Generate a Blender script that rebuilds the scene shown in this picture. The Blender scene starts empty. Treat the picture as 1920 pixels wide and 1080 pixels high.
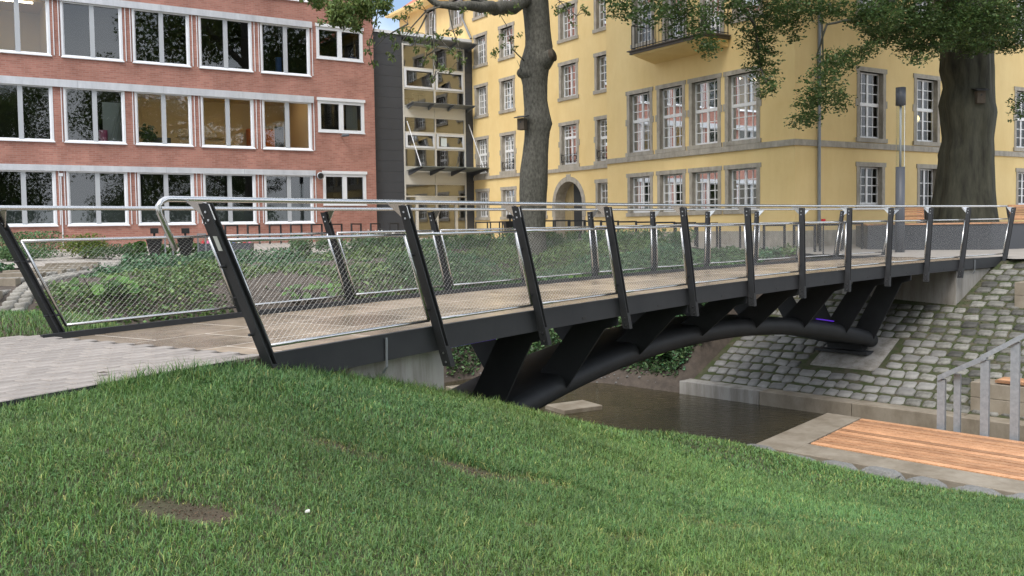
import bpy, math, random
import numpy as np
from mathutils import Matrix, Vector

R_ = math.radians
rng = np.random.default_rng(7)
random.seed(7)
sc = bpy.context.scene

# ------------------------------------------------------------------ camera
EYE = 0.987                                    # eye height above the bridge deck (z = 0)
cam = bpy.data.cameras.new('camera')
cam.sensor_width = 36.0
cam.lens = 1728.4 / 1920 * 36
cam.shift_y = -31.5 / 1920
cam.clip_end = 2000
camo = bpy.data.objects.new('camera', cam)
sc.collection.objects.link(camo)
_p, _r = R_(2.777), R_(-.834)
_fw = Vector((0, math.cos(_p), -math.sin(_p))); _ri = Vector((1, 0, 0)); _up = _ri.cross(_fw)
_r2 = _ri * math.cos(_r) + _up * math.sin(_r); _u2 = _up * math.cos(_r) - _ri * math.sin(_r)
camo.matrix_world = Matrix(((_r2.x, _u2.x, -_fw.x, 0), (_r2.y, _u2.y, -_fw.y, 0), (_r2.z, _u2.z, -_fw.z, EYE), (0, 0, 0, 1)))
sc.camera = camo

# ------------------------------------------------------------------ sky and sun (bright, thinly overcast afternoon)
SUN_EL, SUN_AZ = R_(52), R_(205)               # azimuth of the sun, clockwise from +Y (behind the camera, a little left)
w = bpy.data.worlds.new('World'); sc.world = w; w.use_nodes = True
nt = w.node_tree
bg = nt.nodes['Background']
sky = nt.nodes.new('ShaderNodeTexSky'); sky.sky_type = 'NISHITA'; sky.sun_disc = False
sky.sun_elevation = SUN_EL; sky.sun_rotation = SUN_AZ; sky.dust_density = 3.0; sky.air_density = 1.0; sky.ozone_density = 1.5
# thin broken cloud over the blue
tc = nt.nodes.new('ShaderNodeTexCoord'); nz = nt.nodes.new('ShaderNodeTexNoise'); nz.inputs['Scale'].default_value = 3.2
nz.inputs['Detail'].default_value = 7; rmp = nt.nodes.new('ShaderNodeValToRGB')
rmp.color_ramp.elements[0].position = .36; rmp.color_ramp.elements[1].position = .62
mx = nt.nodes.new('ShaderNodeMix'); mx.data_type = 'RGBA'
nt.links.new(tc.outputs['Generated'], nz.inputs['Vector']); nt.links.new(nz.outputs['Fac'], rmp.inputs['Fac'])
nt.links.new(rmp.outputs['Color'], mx.inputs['Factor']); nt.links.new(sky.outputs['Color'], mx.inputs['A'])
mx.inputs['B'].default_value = (9.5, 9.8, 10.3, 1)
nt.links.new(mx.outputs['Result'], bg.inputs['Color']); bg.inputs['Strength'].default_value = .15
sun = bpy.data.lights.new('sun', 'SUN'); sun.energy = 1.5; sun.angle = R_(24); sun.color = (1, .95, .88)
suno = bpy.data.objects.new('sun', sun); sc.collection.objects.link(suno)
_sd = Vector((math.sin(SUN_AZ) * math.cos(SUN_EL), math.cos(SUN_AZ) * math.cos(SUN_EL), math.sin(SUN_EL)))
suno.rotation_euler = _sd.to_track_quat('Z', 'Y').to_euler()
suno.location = _sd * 60
sc.view_settings.view_transform = 'Standard'; sc.view_settings.look = 'None'
sc.view_settings.gamma = 1; sc.view_settings.exposure = 0.5
sc.view_settings.use_curve_mapping = False
sc.render.engine = 'CYCLES'
sc.cycles.use_denoising = True; sc.cycles.denoising_prefilter = 'NONE'; sc.cycles.denoising_input_passes = 'RGB_ALBEDO_NORMAL'
sc.cycles.max_bounces = 8; sc.cycles.transparent_max_bounces = 12
sc.cycles.caustics_reflective = False; sc.cycles.caustics_refractive = False

# ------------------------------------------------------------------ materials
def mat(name, col, rough=.7, metal=0., var=0., vscale=4., col2=None, bump=0., bscale=40., spec=.5, tint=False, transl=0.,
        stretch=None, coat=0., detail=6.):
    m = bpy.data.materials.new(name); m.use_nodes = True
    n = m.node_tree.nodes; l = m.node_tree.links; b = n['Principled BSDF']
    b.inputs['Base Color'].default_value = (*col, 1); b.inputs['Roughness'].default_value = rough
    b.inputs['Metallic'].default_value = metal; b.inputs['Specular IOR Level'].default_value = spec
    b.inputs['Coat Weight'].default_value = coat
    co = n.new('ShaderNodeTexCoord'); vec = co.outputs['Object']
    if stretch:
        mp = n.new('ShaderNodeMapping'); mp.inputs['Scale'].default_value = stretch
        l.new(vec, mp.inputs['Vector']); vec = mp.outputs['Vector']
    src = None
    if var or col2:
        nzn = n.new('ShaderNodeTexNoise'); nzn.inputs['Scale'].default_value = vscale; nzn.inputs['Detail'].default_value = detail
        nzn.inputs['Roughness'].default_value = .65
        l.new(vec, nzn.inputs['Vector'])
        r = n.new('ShaderNodeValToRGB'); r.color_ramp.elements[0].position = .32; r.color_ramp.elements[1].position = .68
        c2 = col2 if col2 else tuple(c * (1 + var) for c in col)
        c1 = col if col2 else tuple(c * (1 - var) for c in col)
        r.color_ramp.elements[0].color = (*c1, 1); r.color_ramp.elements[1].color = (*c2, 1)
        l.new(nzn.outputs['Fac'], r.inputs['Fac']); src = r.outputs['Color']
    if tint:
        at = n.new('ShaderNodeAttribute'); at.attribute_name = 'tint'
        mm = n.new('ShaderNodeMix'); mm.data_type = 'RGBA'; mm.blend_type = 'MULTIPLY'; mm.inputs['Factor'].default_value = 1
        if src: l.new(src, mm.inputs['A'])
        else: mm.inputs['A'].default_value = (*col, 1)
        l.new(at.outputs['Color'], mm.inputs['B']); src = mm.outputs['Result']
    if src: l.new(src, b.inputs['Base Color'])
    if bump:
        bn = n.new('ShaderNodeTexNoise'); bn.inputs['Scale'].default_value = bscale; bn.inputs['Detail'].default_value = 5
        l.new(vec, bn.inputs['Vector'])
        bp_ = n.new('ShaderNodeBump'); bp_.inputs['Strength'].default_value = bump; bp_.inputs['Distance'].default_value = .02
        l.new(bn.outputs['Fac'], bp_.inputs['Height']); l.new(bp_.outputs['Normal'], b.inputs['Normal'])
    if transl:
        tr = n.new('ShaderNodeBsdfTranslucent'); ms = n.new('ShaderNodeMixShader'); ms.inputs['Fac'].default_value = transl
        if src: l.new(src, tr.inputs['Color'])
        else: tr.inputs['Color'].default_value = (*col, 1)
        l.new(b.outputs['BSDF'], ms.inputs[1]); l.new(tr.outputs['BSDF'], ms.inputs[2])
        l.new(ms.outputs['Shader'], n['Material Output'].inputs['Surface'])
    return m

def rand_mat(name, col, rough, amount=.2, **k):
    """colour varies a little from object to object"""
    m = mat(name, col, rough, **k); n = m.node_tree.nodes; l = m.node_tree.links; b = n['Principled BSDF']
    oi = n.new('ShaderNodeObjectInfo'); mr = n.new('ShaderNodeMapRange')
    mr.inputs['To Min'].default_value = 1 - amount; mr.inputs['To Max'].default_value = 1 + amount
    l.new(oi.outputs['Random'], mr.inputs['Value'])
    mm = n.new('ShaderNodeMix'); mm.data_type = 'RGBA'; mm.blend_type = 'MULTIPLY'; mm.inputs['Factor'].default_value = 1
    lk = b.inputs['Base Color'].links
    if lk: l.new(lk[0].from_socket, mm.inputs['A'])
    else: mm.inputs['A'].default_value = (*col, 1)
    l.new(mr.outputs['Result'], mm.inputs['B']); l.new(mm.outputs['Result'], b.inputs['Base Color'])
    return m

def glow(name, col, s):
    m = bpy.data.materials.new(name); m.use_nodes = True; b = m.node_tree.nodes['Principled BSDF']
    b.inputs['Base Color'].default_value = (*col, 1); b.inputs['Emission Color'].default_value = (*col, 1)
    b.inputs['Emission Strength'].default_value = s
    return m

def glass_mat(name, tint=(.9, .95, .93), ior=1.9):
    """window glass: fresnel mirror over a clear pane"""
    m = bpy.data.materials.new(name); m.use_nodes = True; n = m.node_tree.nodes; l = m.node_tree.links
    for x in list(n):
        if x.type != 'OUTPUT_MATERIAL': n.remove(x)
    fr = n.new('ShaderNodeFresnel'); fr.inputs['IOR'].default_value = ior
    g = n.new('ShaderNodeBsdfGlossy'); g.inputs['Roughness'].default_value = .015; g.inputs['Color'].default_value = (.9, .93, .95, 1)
    t = n.new('ShaderNodeBsdfTransparent'); t.inputs['Color'].default_value = (*tint, 1)
    ms = n.new('ShaderNodeMixShader'); l.new(fr.outputs['Fac'], ms.inputs['Fac']); l.new(t.outputs[0], ms.inputs[1]); l.new(g.outputs[0], ms.inputs[2])
    l.new(ms.outputs[0], n['Material Output'].inputs['Surface'] if 'Material Output' in n else [x for x in n if x.type == 'OUTPUT_MATERIAL'][0].inputs['Surface'])
    return m

def brick_mat():
    m = mat('brick', (.36, .13, .085), .85, bump=0); n = m.node_tree.nodes; l = m.node_tree.links; b = n['Principled BSDF']
    co = n.new('ShaderNodeTexCoord'); sp = n.new('ShaderNodeSeparateXYZ'); cb = n.new('ShaderNodeCombineXYZ')
    l.new(co.outputs['Object'], sp.inputs[0])
    ad = n.new('ShaderNodeMath'); ad.operation = 'ADD'; l.new(sp.outputs['X'], ad.inputs[0]); l.new(sp.outputs['Y'], ad.inputs[1])
    l.new(ad.outputs[0], cb.inputs['X']); l.new(sp.outputs['Z'], cb.inputs['Y'])
    br = n.new('ShaderNodeTexBrick'); br.inputs['Scale'].default_value = 1
    br.inputs['Brick Width'].default_value = .25; br.inputs['Row Height'].default_value = .075; br.inputs['Mortar Size'].default_value = .009
    br.inputs['Color1'].default_value = (.455, .220, .168, 1); br.inputs['Color2'].default_value = (.345, .152, .116, 1)
    br.inputs['Mortar'].default_value = (.39, .245, .20, 1); br.inputs['Bias'].default_value = .1
    l.new(cb.outputs[0], br.inputs['Vector'])
    nzn = n.new('ShaderNodeTexNoise'); nzn.inputs['Scale'].default_value = .9; nzn.inputs['Detail'].default_value = 8
    l.new(co.outputs['Object'], nzn.inputs['Vector'])
    r = n.new('ShaderNodeValToRGB'); r.color_ramp.elements[0].color = (.82, .81, .81, 1); r.color_ramp.elements[1].color = (1.15, 1.15, 1.17, 1)
    r.color_ramp.elements[0].position = .3; r.color_ramp.elements[1].position = .7
    l.new(nzn.outputs['Fac'], r.inputs['Fac'])
    mm = n.new('ShaderNodeMix'); mm.data_type = 'RGBA'; mm.blend_type = 'MULTIPLY'; mm.inputs['Factor'].default_value = 1
    l.new(br.outputs['Color'], mm.inputs['A']); l.new(r.outputs['Color'], mm.inputs['B']); l.new(mm.outputs['Result'], b.inputs['Base Color'])
    bu = n.new('ShaderNodeBump'); bu.inputs['Strength'].default_value = .5; bu.inputs['Distance'].default_value = .008; bu.invert = True
    l.new(br.outputs['Fac'], bu.inputs['Height']); l.new(bu.outputs['Normal'], b.inputs['Normal'])
    return m

M = {}
M['steel'] = mat('painted_steel', (.026, .028, .032), .58, col2=(.038, .040, .043), vscale=2.2, bump=.04, bscale=120, spec=.35)
M['inox'] = mat('stainless', (.62, .62, .61), .27, 1.0, var=.08, vscale=30)
M['wire'] = mat('stainless_wire', (.50, .50, .48), .4, 1.0)
M['bolt'] = mat('bolt', (.55, .56, .58), .3, 1.0)
M['slab'] = rand_mat('deck_slab', (.285, .228, .162), .27, .22, col2=(.405, .33, .245), vscale=1.6, bump=.05, bscale=60)
M['joint'] = mat('joint', (.60, .56, .50), .8)
M['paver'] = rand_mat('paver', (.285, .255, .23), .75, .13, col2=(.36, .33, .305), vscale=7, bump=.12, bscale=90)
M['sand'] = mat('paver_sand', (.075, .062, .05), .95, var=.2)
M['concrete'] = mat('concrete', (.30, .285, .26), .8, col2=(.40, .385, .36), vscale=2.5, bump=.15, bscale=45, stretch=(1, 1, .4))
M['concrete_wet'] = mat('damp_concrete', (.25, .215, .165), .6, col2=(.34, .30, .24), vscale=1.8, bump=.12, bscale=40)
M['cobble'] = rand_mat('cobble', (.088, .087, .076), .7, .6, col2=(.20, .197, .178), vscale=9, bump=.5, bscale=28)
M['granite'] = rand_mat('granite', (.15, .15, .143), .85, .15, col2=(.25, .25, .24), vscale=30, bump=.4, bscale=30)
M['wood'] = rand_mat('larch', (.45, .220, .105), .6, .34, col2=(.63, .37, .21), vscale=5, bump=.1, bscale=60, stretch=(.25, 9, 9))
M['galv'] = mat('galvanised', (.30, .33, .365), .5, .35, col2=(.42, .455, .49), vscale=14)
M['soil'] = mat('soil', (.055, .045, .037), .95, col2=(.105, .085, .068), vscale=5, bump=.6, bscale=14)
M['lawn'] = mat('lawn_soil', (.085, .062, .042), .95, col2=(.050, .060, .024), vscale=2.2, bump=.5, bscale=30)
M['bed'] = mat('stream_bed', (.05, .042, .025), .9, var=.3)
M['plaza'] = mat('plaza_paving', (.34, .315, .285), .8, col2=(.42, .39, .355), vscale=.8, bump=.05, bscale=50)
M['brick'] = brick_mat()
M['white'] = mat('white_frame', (.74, .77, .81), .35, var=.04, vscale=3)
M['alu'] = mat('aluminium_lintel', (.60, .625, .665), .4, .1, var=.08, vscale=1.2)
M['greyframe'] = mat('grey_mullion', (.44, .47, .50), .4)
M['cream_alu'] = mat('light_metal_frame', (.70, .69, .64), .4, .2)
M['clad'] = mat('dark_cladding', (.055, .060, .070), .45, var=.10, vscale=.8)
M['yellow'] = mat('yellow_render', (.85, .635, .285), .9, col2=(.91, .705, .345), vscale=.55, bump=.12, bscale=9, detail=9)
M['stone'] = mat('sandstone', (.39, .355, .295), .85, col2=(.52, .475, .40), vscale=3.5, bump=.2, bscale=30)
M['tile'] = mat('roof_tile', (.46, .15, .085), .7, var=.15, vscale=8)
M['sash'] = mat('white_sash', (.88, .88, .87), .4)
M['glass'] = glass_mat('window_glass', ior=1.85)
M['glass_old'] = glass_mat('old_window_glass', (.8, .84, .82), 1.5)
M['glass_link'] = glass_mat('stair_glass', (.85, .87, .84), 3.0)
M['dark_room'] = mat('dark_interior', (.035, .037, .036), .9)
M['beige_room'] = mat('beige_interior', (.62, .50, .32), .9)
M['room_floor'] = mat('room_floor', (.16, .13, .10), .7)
M['tube'] = glow('ceiling_tube', (1, .86, .62), 9.)
M['orange'] = mat('orange_cabinet', (.60, .17, .035), .6)
M['pink'] = mat('pink_bucket', (.75, .16, .32), .5)
M['bluebox'] = mat('blue_box', (.04, .12, .42), .5)
M['curtain'] = mat('curtain', (.55, .57, .55), .9)
M['bark'] = mat('grey_bark', (.050, .049, .040), .95, col2=(.150, .145, .122), vscale=16, bump=1.0, bscale=14, stretch=(1, 1, .5))
M['beech_bark'] = mat('beech_bark', (.026, .026, .019), .95, col2=(.088, .088, .062), vscale=5, bump=1.0, bscale=9, stretch=(1, 1, .16))
M['leaf'] = mat('tree_leaf', (.155, .215, .062), .55, tint=True, transl=.35)
M['beech_leaf'] = mat('beech_leaf', (.090, .150, .044), .5, tint=True, transl=.42)
M['ivy'] = mat('ground_leaf', (.100, .190, .072), .5, tint=True, transl=.2)
M['grassb'] = mat('grass_blade', (.130, .236, .066), .5, tint=True, transl=.25)
M['bright_leaf'] = mat('bright_leaf', (.16, .22, .035), .5, tint=True, transl=.3)
M['big_leaf'] = mat('big_leaf', (.085, .19, .035), .45, tint=True, transl=.3)
M['flower'] = mat('white_flower', (.8, .8, .76), .7)
M['red'] = mat('red_plastic', (.55, .02, .03), .4)
M['black'] = mat('black_plastic', (.012, .012, .013), .45)
M['lampgrey'] = mat('lamp_grey', (.10, .11, .13), .45, var=.06)
M['lampglass'] = glass_mat('lamp_glass', (.93, .95, .95), 1.12)
M['lampcore'] = mat('lamp_core', (.42, .45, .48), .5)
M['birdwood'] = mat('weathered_wood', (.085, .068, .050), .9, var=.25, vscale=6)
M['zinc'] = mat('zinc_pipe', (.24, .26, .28), .5, .5, var=.1)
M['paper'] = mat('paper', (.70, .78, .80), .8)
M['violet'] = glow('violet_led', (.10, .012, .60), .3)
M['globe'] = glow('globe_lamp', (1, .78, .35), 1.6)
M['door'] = mat('plank_door', (.30, .23, .11), .7, col2=(.40, .31, .16), vscale=3, stretch=(6, 6, .3))

def weather(m, sc_, stretch, lo, p0=.35, p1=.6):
    """vertical streaks and blotches multiplied into the colour"""
    n = m.node_tree.nodes; l = m.node_tree.links; b = n['Principled BSDF']; src = b.inputs['Base Color'].links[0].from_socket
    co = n.new('ShaderNodeTexCoord'); mp = n.new('ShaderNodeMapping'); mp.inputs['Scale'].default_value = stretch; l.new(co.outputs['Object'], mp.inputs[0])
    nz_ = n.new('ShaderNodeTexNoise'); nz_.inputs['Scale'].default_value = sc_; nz_.inputs['Detail'].default_value = 9; nz_.inputs['Roughness'].default_value = .7; l.new(mp.outputs[0], nz_.inputs['Vector'])
    r = n.new('ShaderNodeValToRGB'); r.color_ramp.elements[0].position = p0; r.color_ramp.elements[1].position = p1; r.color_ramp.elements[0].color = (*lo, 1); r.color_ramp.elements[1].color = (1, 1, 1, 1)
    l.new(nz_.outputs['Fac'], r.inputs['Fac']); mm = n.new('ShaderNodeMix'); mm.data_type = 'RGBA'; mm.blend_type = 'MULTIPLY'; mm.inputs['Factor'].default_value = 1
    l.new(src, mm.inputs['A']); l.new(r.outputs['Color'], mm.inputs['B']); l.new(mm.outputs['Result'], b.inputs['Base Color'])
weather(M['yellow'], .9, (1, 1, .3), (.93, .91, .88)); weather(M['stone'], 5, (1, 1, .4), (.72, .72, .70)); weather(M['brick'], .9, (1, 1, .35), (.80, .78, .78), .3, .55)
weather(M['concrete'], 4, (1, 1, .12), (.60, .58, .54), .36, .56); weather(M['concrete_wet'], 2.2, (1, 1, .5), (.66, .63, .58)); weather(M['alu'], 3, (1, 1, .2), (.84, .85, .86)); weather(M['paver'], 1.4, (1, 1, 1), (.80, .78, .76))
weather(M['wood'], 3, (1, 1, 1), (.74, .70, .68), .35, .6); weather(M['slab'], .7, (1, 1, 1), (.62, .60, .58), .4, .52)

def water_mat():
    m = mat('stream_water', (.026, .023, .010), .04, col2=(.060, .048, .022), vscale=1.3, spec=.4)
    n = m.node_tree.nodes; l = m.node_tree.links; b = n['Principled BSDF']
    nn = n.new('ShaderNodeTexNoise'); nn.inputs['Scale'].default_value = 5; nn.inputs['Detail'].default_value = 8
    co = n.new('ShaderNodeTexCoord'); mp = n.new('ShaderNodeMapping'); mp.inputs['Rotation'].default_value = (0, 0, R_(45)); mp.inputs['Scale'].default_value = (1, 2.2, 1)
    l.new(co.outputs['Object'], mp.inputs[0]); l.new(mp.outputs[0], nn.inputs['Vector'])
    bu = n.new('ShaderNodeBump'); bu.inputs['Strength'].default_value = .6; bu.inputs['Distance'].default_value = .06
    l.new(nn.outputs['Fac'], bu.inputs['Height']); l.new(bu.outputs['Normal'], b.inputs['Normal'])
    return m
M['water'] = water_mat()

# ------------------------------------------------------------------ mesh helpers
class MB:
    def __init__(s): s.v = []; s.f = []
    def quad(s, a, b, c, d):
        i = len(s.v); s.v += [tuple(a), tuple(b), tuple(c), tuple(d)]; s.f.append((i, i+1, i+2, i+3)); return s
    def hexa(s, p):
        """8 points: bottom 0-3, top 4-7"""
        i = len(s.v); s.v += [tuple(q) for q in p]
        for f in ((3,2,1,0),(4,5,6,7),(0,1,5,4),(1,2,6,5),(2,3,7,6),(3,0,4,7)): s.f.append(tuple(i+k for k in f))
        return s
    def box(s, x0, x1, y0, y1, z0, z1):
        return s.hexa([(x0,y0,z0),(x1,y0,z0),(x1,y1,z0),(x0,y1,z0),(x0,y0,z1),(x1,y0,z1),(x1,y1,z1),(x0,y1,z1)])
    def prism(s, poly, off):
        """extrude a 3-d polygon by the vector off"""
        n = len(poly); i = len(s.v); o = Vector(off)
        s.v += [tuple(p) for p in poly] + [tuple(Vector(p) + o) for p in poly]
        s.f.append(tuple(range(i+n-1, i-1, -1))); s.f.append(tuple(range(i+n, i+2*n)))
        for k in range(n):
            k2 = (k+1) % n; s.f.append((i+k, i+k2, i+n+k2, i+n+k))
        return s
    def tube(s, path, r, n=10, cap=True):
        pts = [Vector(p) for p in path]; rs = r if hasattr(r, '__len__') else [r]*len(pts)
        base = len(s.v); up = None
        for k, p in enumerate(pts):
            t = (pts[min(k+1, len(pts)-1)] - pts[max(k-1, 0)]).normalized()
            if up is None:
                up = Vector((0,0,1)) if abs(t.z) < .9 else Vector((1,0,0))
            a = t.cross(up).normalized(); up = a.cross(t).normalized()
            for j in range(n):
                an = 2*math.pi*j/n; s.v.append(tuple(p + (a*math.cos(an) + up*math.sin(an))*rs[k]))
        for k in range(len(pts)-1):
            for j in range(n):
                j2 = (j+1) % n; s.f.append((base+k*n+j, base+k*n+j2, base+(k+1)*n+j2, base+(k+1)*n+j))
        if cap:
            s.f.append(tuple(base+j for j in range(n-1, -1, -1))); e = base+(len(pts)-1)*n
            s.f.append(tuple(e+j for j in range(n)))
        return s

COL = sc.collection
PM = {}                                                     # world matrices of the empties
def props(o, label=None, cat=None, group=None, kind=None):
    if label: o['label'] = label
    if cat: o['category'] = cat
    if group: o['group'] = group
    if kind: o['kind'] = kind
    return o
def mesh_from(name, v, f, m, smooth=False, bevel=0):
    me = bpy.data.meshes.new(name); me.from_pydata(v, [], f); me.update()
    me.materials.append(m)
    if smooth: me.polygons.foreach_set('use_smooth', [True]*len(me.polygons))
    return me
def obj(name, mb, m, parent=None, smooth=False, world=True, loc=None, bevel=0, **k):
    """one mesh object; world coordinates unless world is False (then in the parent's frame)"""
    v = mb.v
    if parent is not None and world and parent in PM:
        inv = PM[parent].inverted(); v = [tuple(inv @ Vector(p)) for p in v]
    me = mesh_from(name, v, mb.f, m, smooth)
    o = bpy.data.objects.new(name, me); COL.objects.link(o)
    if parent is not None: o.parent = parent
    if parent is not None and world and parent in PM: PM[o] = PM[parent]
    if loc: o.location = loc
    if bevel:
        bv = o.modifiers.new('bevel', 'BEVEL'); bv.width = bevel; bv.segments = 2; bv.limit_method = 'ANGLE'
    return props(o, **k)
def inst(name, me, parent, loc, rot=(0,0,0), scale=(1,1,1), **k):
    o = bpy.data.objects.new(name, me); COL.objects.link(o); o.parent = parent; o.location = loc; o.rotation_euler = rot; o.scale = scale
    return props(o, **k)
def thing(name, loc, label, cat, rz=0., group=None):
    o = bpy.data.objects.new(name, None); COL.objects.link(o); o.location = loc; o.rotation_euler = (0, 0, rz); o.empty_display_size = .3
    PM[o] = Matrix.Translation(Vector(loc)) @ Matrix.Rotation(rz, 4, 'Z')
    return props(o, label, cat, group)
def np_mesh(name, v, f, m, parent=None, tint=None, smooth=False, **k):
    """v (n,3) and f (m,3|4) arrays; tint (n,3) per-vertex colour"""
    me = bpy.data.meshes.new(name); nf, c = f.shape
    me.vertices.add(len(v)); me.vertices.foreach_set('co', np.ascontiguousarray(v, dtype=np.float32).ravel())
    me.loops.add(nf*c); me.loops.foreach_set('vertex_index', np.ascontiguousarray(f, dtype=np.int32).ravel())
    me.polygons.add(nf); me.polygons.foreach_set('loop_start', np.arange(0, nf*c, c, dtype=np.int32))
    me.polygons.foreach_set('loop_total', np.full(nf, c, dtype=np.int32))
    if smooth: me.polygons.foreach_set('use_smooth', np.ones(nf, dtype=bool))
    if tint is not None:
        a = me.color_attributes.new('tint', 'FLOAT_COLOR', 'POINT')
        a.data.foreach_set('color', np.concatenate([tint, np.ones((len(v), 1))], 1).astype(np.float32).ravel())
    me.update(calc_edges=True); me.materials.append(m)
    o = bpy.data.objects.new(name, me); COL.objects.link(o)
    if parent is not None:
        o.parent = parent
        if parent in PM: o.matrix_parent_inverse = PM[parent].inverted()
    return props(o, **k)

def leaves(cent, size, tint_lo=.7, tint_hi=1.3, droop=0., flat=0., aspect=.6, hue=.12, fold=.25):
    """folded leaf-shaped pieces (4 triangles) at the points cent -> v, f, tint"""
    n = len(cent); size = np.broadcast_to(np.asarray(size, float), (n,))
    d = rng.normal(size=(n, 3)); d[:, 2] *= (1-flat); d[:, 2] -= droop; d /= np.linalg.norm(d, axis=1, keepdims=True)
    u = rng.normal(size=(n, 3)); u[:, 2] += flat*3; s = np.cross(d, u); s /= np.linalg.norm(s, axis=1, keepdims=True)
    nn = np.cross(s, d)
    L = size[:, None]; Wd = L*aspect*.5
    base = cent - d*L*.5; tip = cent + d*L*.5
    lm = cent - d*L*.05 - s*Wd + nn*L*fold*.3; rm = cent - d*L*.05 + s*Wd + nn*L*fold*.3
    v = np.stack([base, rm, tip, lm], 1).reshape(-1, 3)
    i = np.arange(n)[:, None]*4
    f = np.concatenate([i+np.array([[0, 1, 2]]), i+np.array([[0, 2, 3]])], 1).reshape(-1, 3)
    b = rng.uniform(tint_lo, tint_hi, n)[:, None]; h = rng.normal(0, hue, n)[:, None]
    t = np.concatenate([b*(1+h), b, b*(1-h*.5)], 1)
    return v, f, np.clip(np.repeat(t, 4, 0), 0, 3)
def merge(parts):
    V, F, T, k = [], [], [], 0
    for v, f, t in parts:
        V.append(v); F.append(f+k); T.append(t); k += len(v)
    return np.concatenate(V), np.concatenate(F), np.concatenate(T)
def in_ellipsoid(n, c, r):
    d = rng.normal(size=(n, 3)); d /= np.linalg.norm(d, axis=1, keepdims=True)
    return np.asarray(c) + d*(rng.uniform(0, 1, n)**.45)[:, None]*np.asarray(r)

# ------------------------------------------------------------------ plan of the bridge (an arc in plan, nearly level)
AX0, AY0, ATH, AK = -1.9136, 7.3569, 1.01093, -.0177883
BW = 3.0566
def zdeck(s): return .0053961*s - .0000662*s*s
def bp(s, n, z=0.):
    """point of the bridge: s along the near edge, n across (0 near, BW far), z above the deck"""
    th = ATH + AK*s
    x = AX0 + (math.sin(th)-math.sin(ATH))/AK; y = AY0 - (math.cos(th)-math.cos(ATH))/AK
    return Vector((x - math.sin(th)*n, y + math.cos(th)*n, z + zdeck(s)))
SB = [-.13, 2.07, 3.88, 5.78, 7.69, 9.60, 11.46, 13.29, 15.03, 16.81, 18.50, 20.63]
SBF = [.10, 2.27, 3.98, 5.90, 7.70, 9.61, 11.43, 13.25, 15.05, 16.81, 18.41, 20.57]
LEAN = [-.56, -.48, -.42, -.35, -.25, -.13, -.02, .06, .11, .18, .31, .43]     # how far the head of a post stands before its foot, per 1.2 m

# ================================================================== THE SETTING: ground, stream, banks, plaza
WATER = -3.0
def tps_fit(P):
    P = np.asarray(P, float); n = len(P)
    def U(r): return np.where(r > 1e-9, r*r*np.log(np.maximum(r, 1e-9)), 0)
    r = np.linalg.norm(P[:, None, :2]-P[None, :, :2], axis=2)
    K = U(r) + np.eye(n)*.02; Q = np.concatenate([np.ones((n, 1)), P[:, :2]], 1)
    A = np.zeros((n+3, n+3)); A[:n, :n] = K; A[:n, n:] = Q; A[n:, :n] = Q.T
    c = np.linalg.solve(A, np.concatenate([P[:, 2], np.zeros(3)]))
    def ev(x, y):
        x = np.asarray(x, float); sh = x.shape; X = np.stack([x.ravel(), np.asarray(y, float).ravel()], 1)
        rr = np.linalg.norm(X[:, None]-P[None, :, :2], axis=2)
        return (U(rr)@c[:n] + c[n] + X@c[n+1:]).reshape(sh)
    return ev
NEAR = [(-2.98,5.36,-.062),(-1.85,6.8,-.115),(-2.4,6.1,-.085),(-5,2.75,-.05),(-7.2,0,0),(-10,-3,0),(0,0,-.55),(0,4,-.52),(-1,3.75,-.42),(-2,3.5,-.30),
 (-2.3,4.15,-.13),(-1.38,5.2,-.29),(-.65,5.44,-.50),(2.78,5.0,-.95),(4.13,7.44,-1.55),(6.1,10.9,-2.46),(1.2,4.53,-.76),(1.92,7.27,-1.25),
 (3.45,13.1,-2.52),(.6,4.3,-.66),(1.02,7.35,-1.05),(1.7,12.0,-1.84),(2.5,12.7,-2.2),(.15,6.5,-.72),(.25,10.4,-1.16),(-.55,9.0,-.72),(-1.2,8.0,-.40),(-1.58,7.4,-.24),
 (-.3,8.2,-.66),(.9,9.6,-1.2),(2.6,10.2,-1.75),(4.9,11.9,-2.50),(8.5,9.0,-2.40),(9,5.5,-1.7),(6,3,-1.0),(3,0,-.7),(0,-6,-.5),(8,-6,-.8),(16,2,-2.0),(15,-10,-1.0),(-6,-10,-.2),
 (.3,11.6,-1.75),(-.8,11.9,-1.85),(1.3,13.4,-3.15),(-.2,13.6,-3.35),(3.0,14.4,-3.35),(2.2,13.6,-2.95),(5.5,13.5,-3.3),(9,10.5,-3.3),(14,6,-3.3),(4.4,13.8,-3.35),
 (-4.8,9.0,-.03),(-6.3,11.2,-.08),(-5.5,12.7,-.5),(-3.9,10.3,-.35),(-3.3,11.4,-1.2),(-3.2,13.4,-3.15),(-6.5,14.3,-3.15),(-9.5,12.0,-3.15),(-8.4,10.4,-.3),(-12,7,-.2),(-12,4,0),
 (-14,9,-2.9),(-20,3,-.3),(-18,6.5,-2.9),(-8.2,7.5,-.02),(-6.2,7.9,-.02)]
near_z = tps_fit(NEAR)

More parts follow.
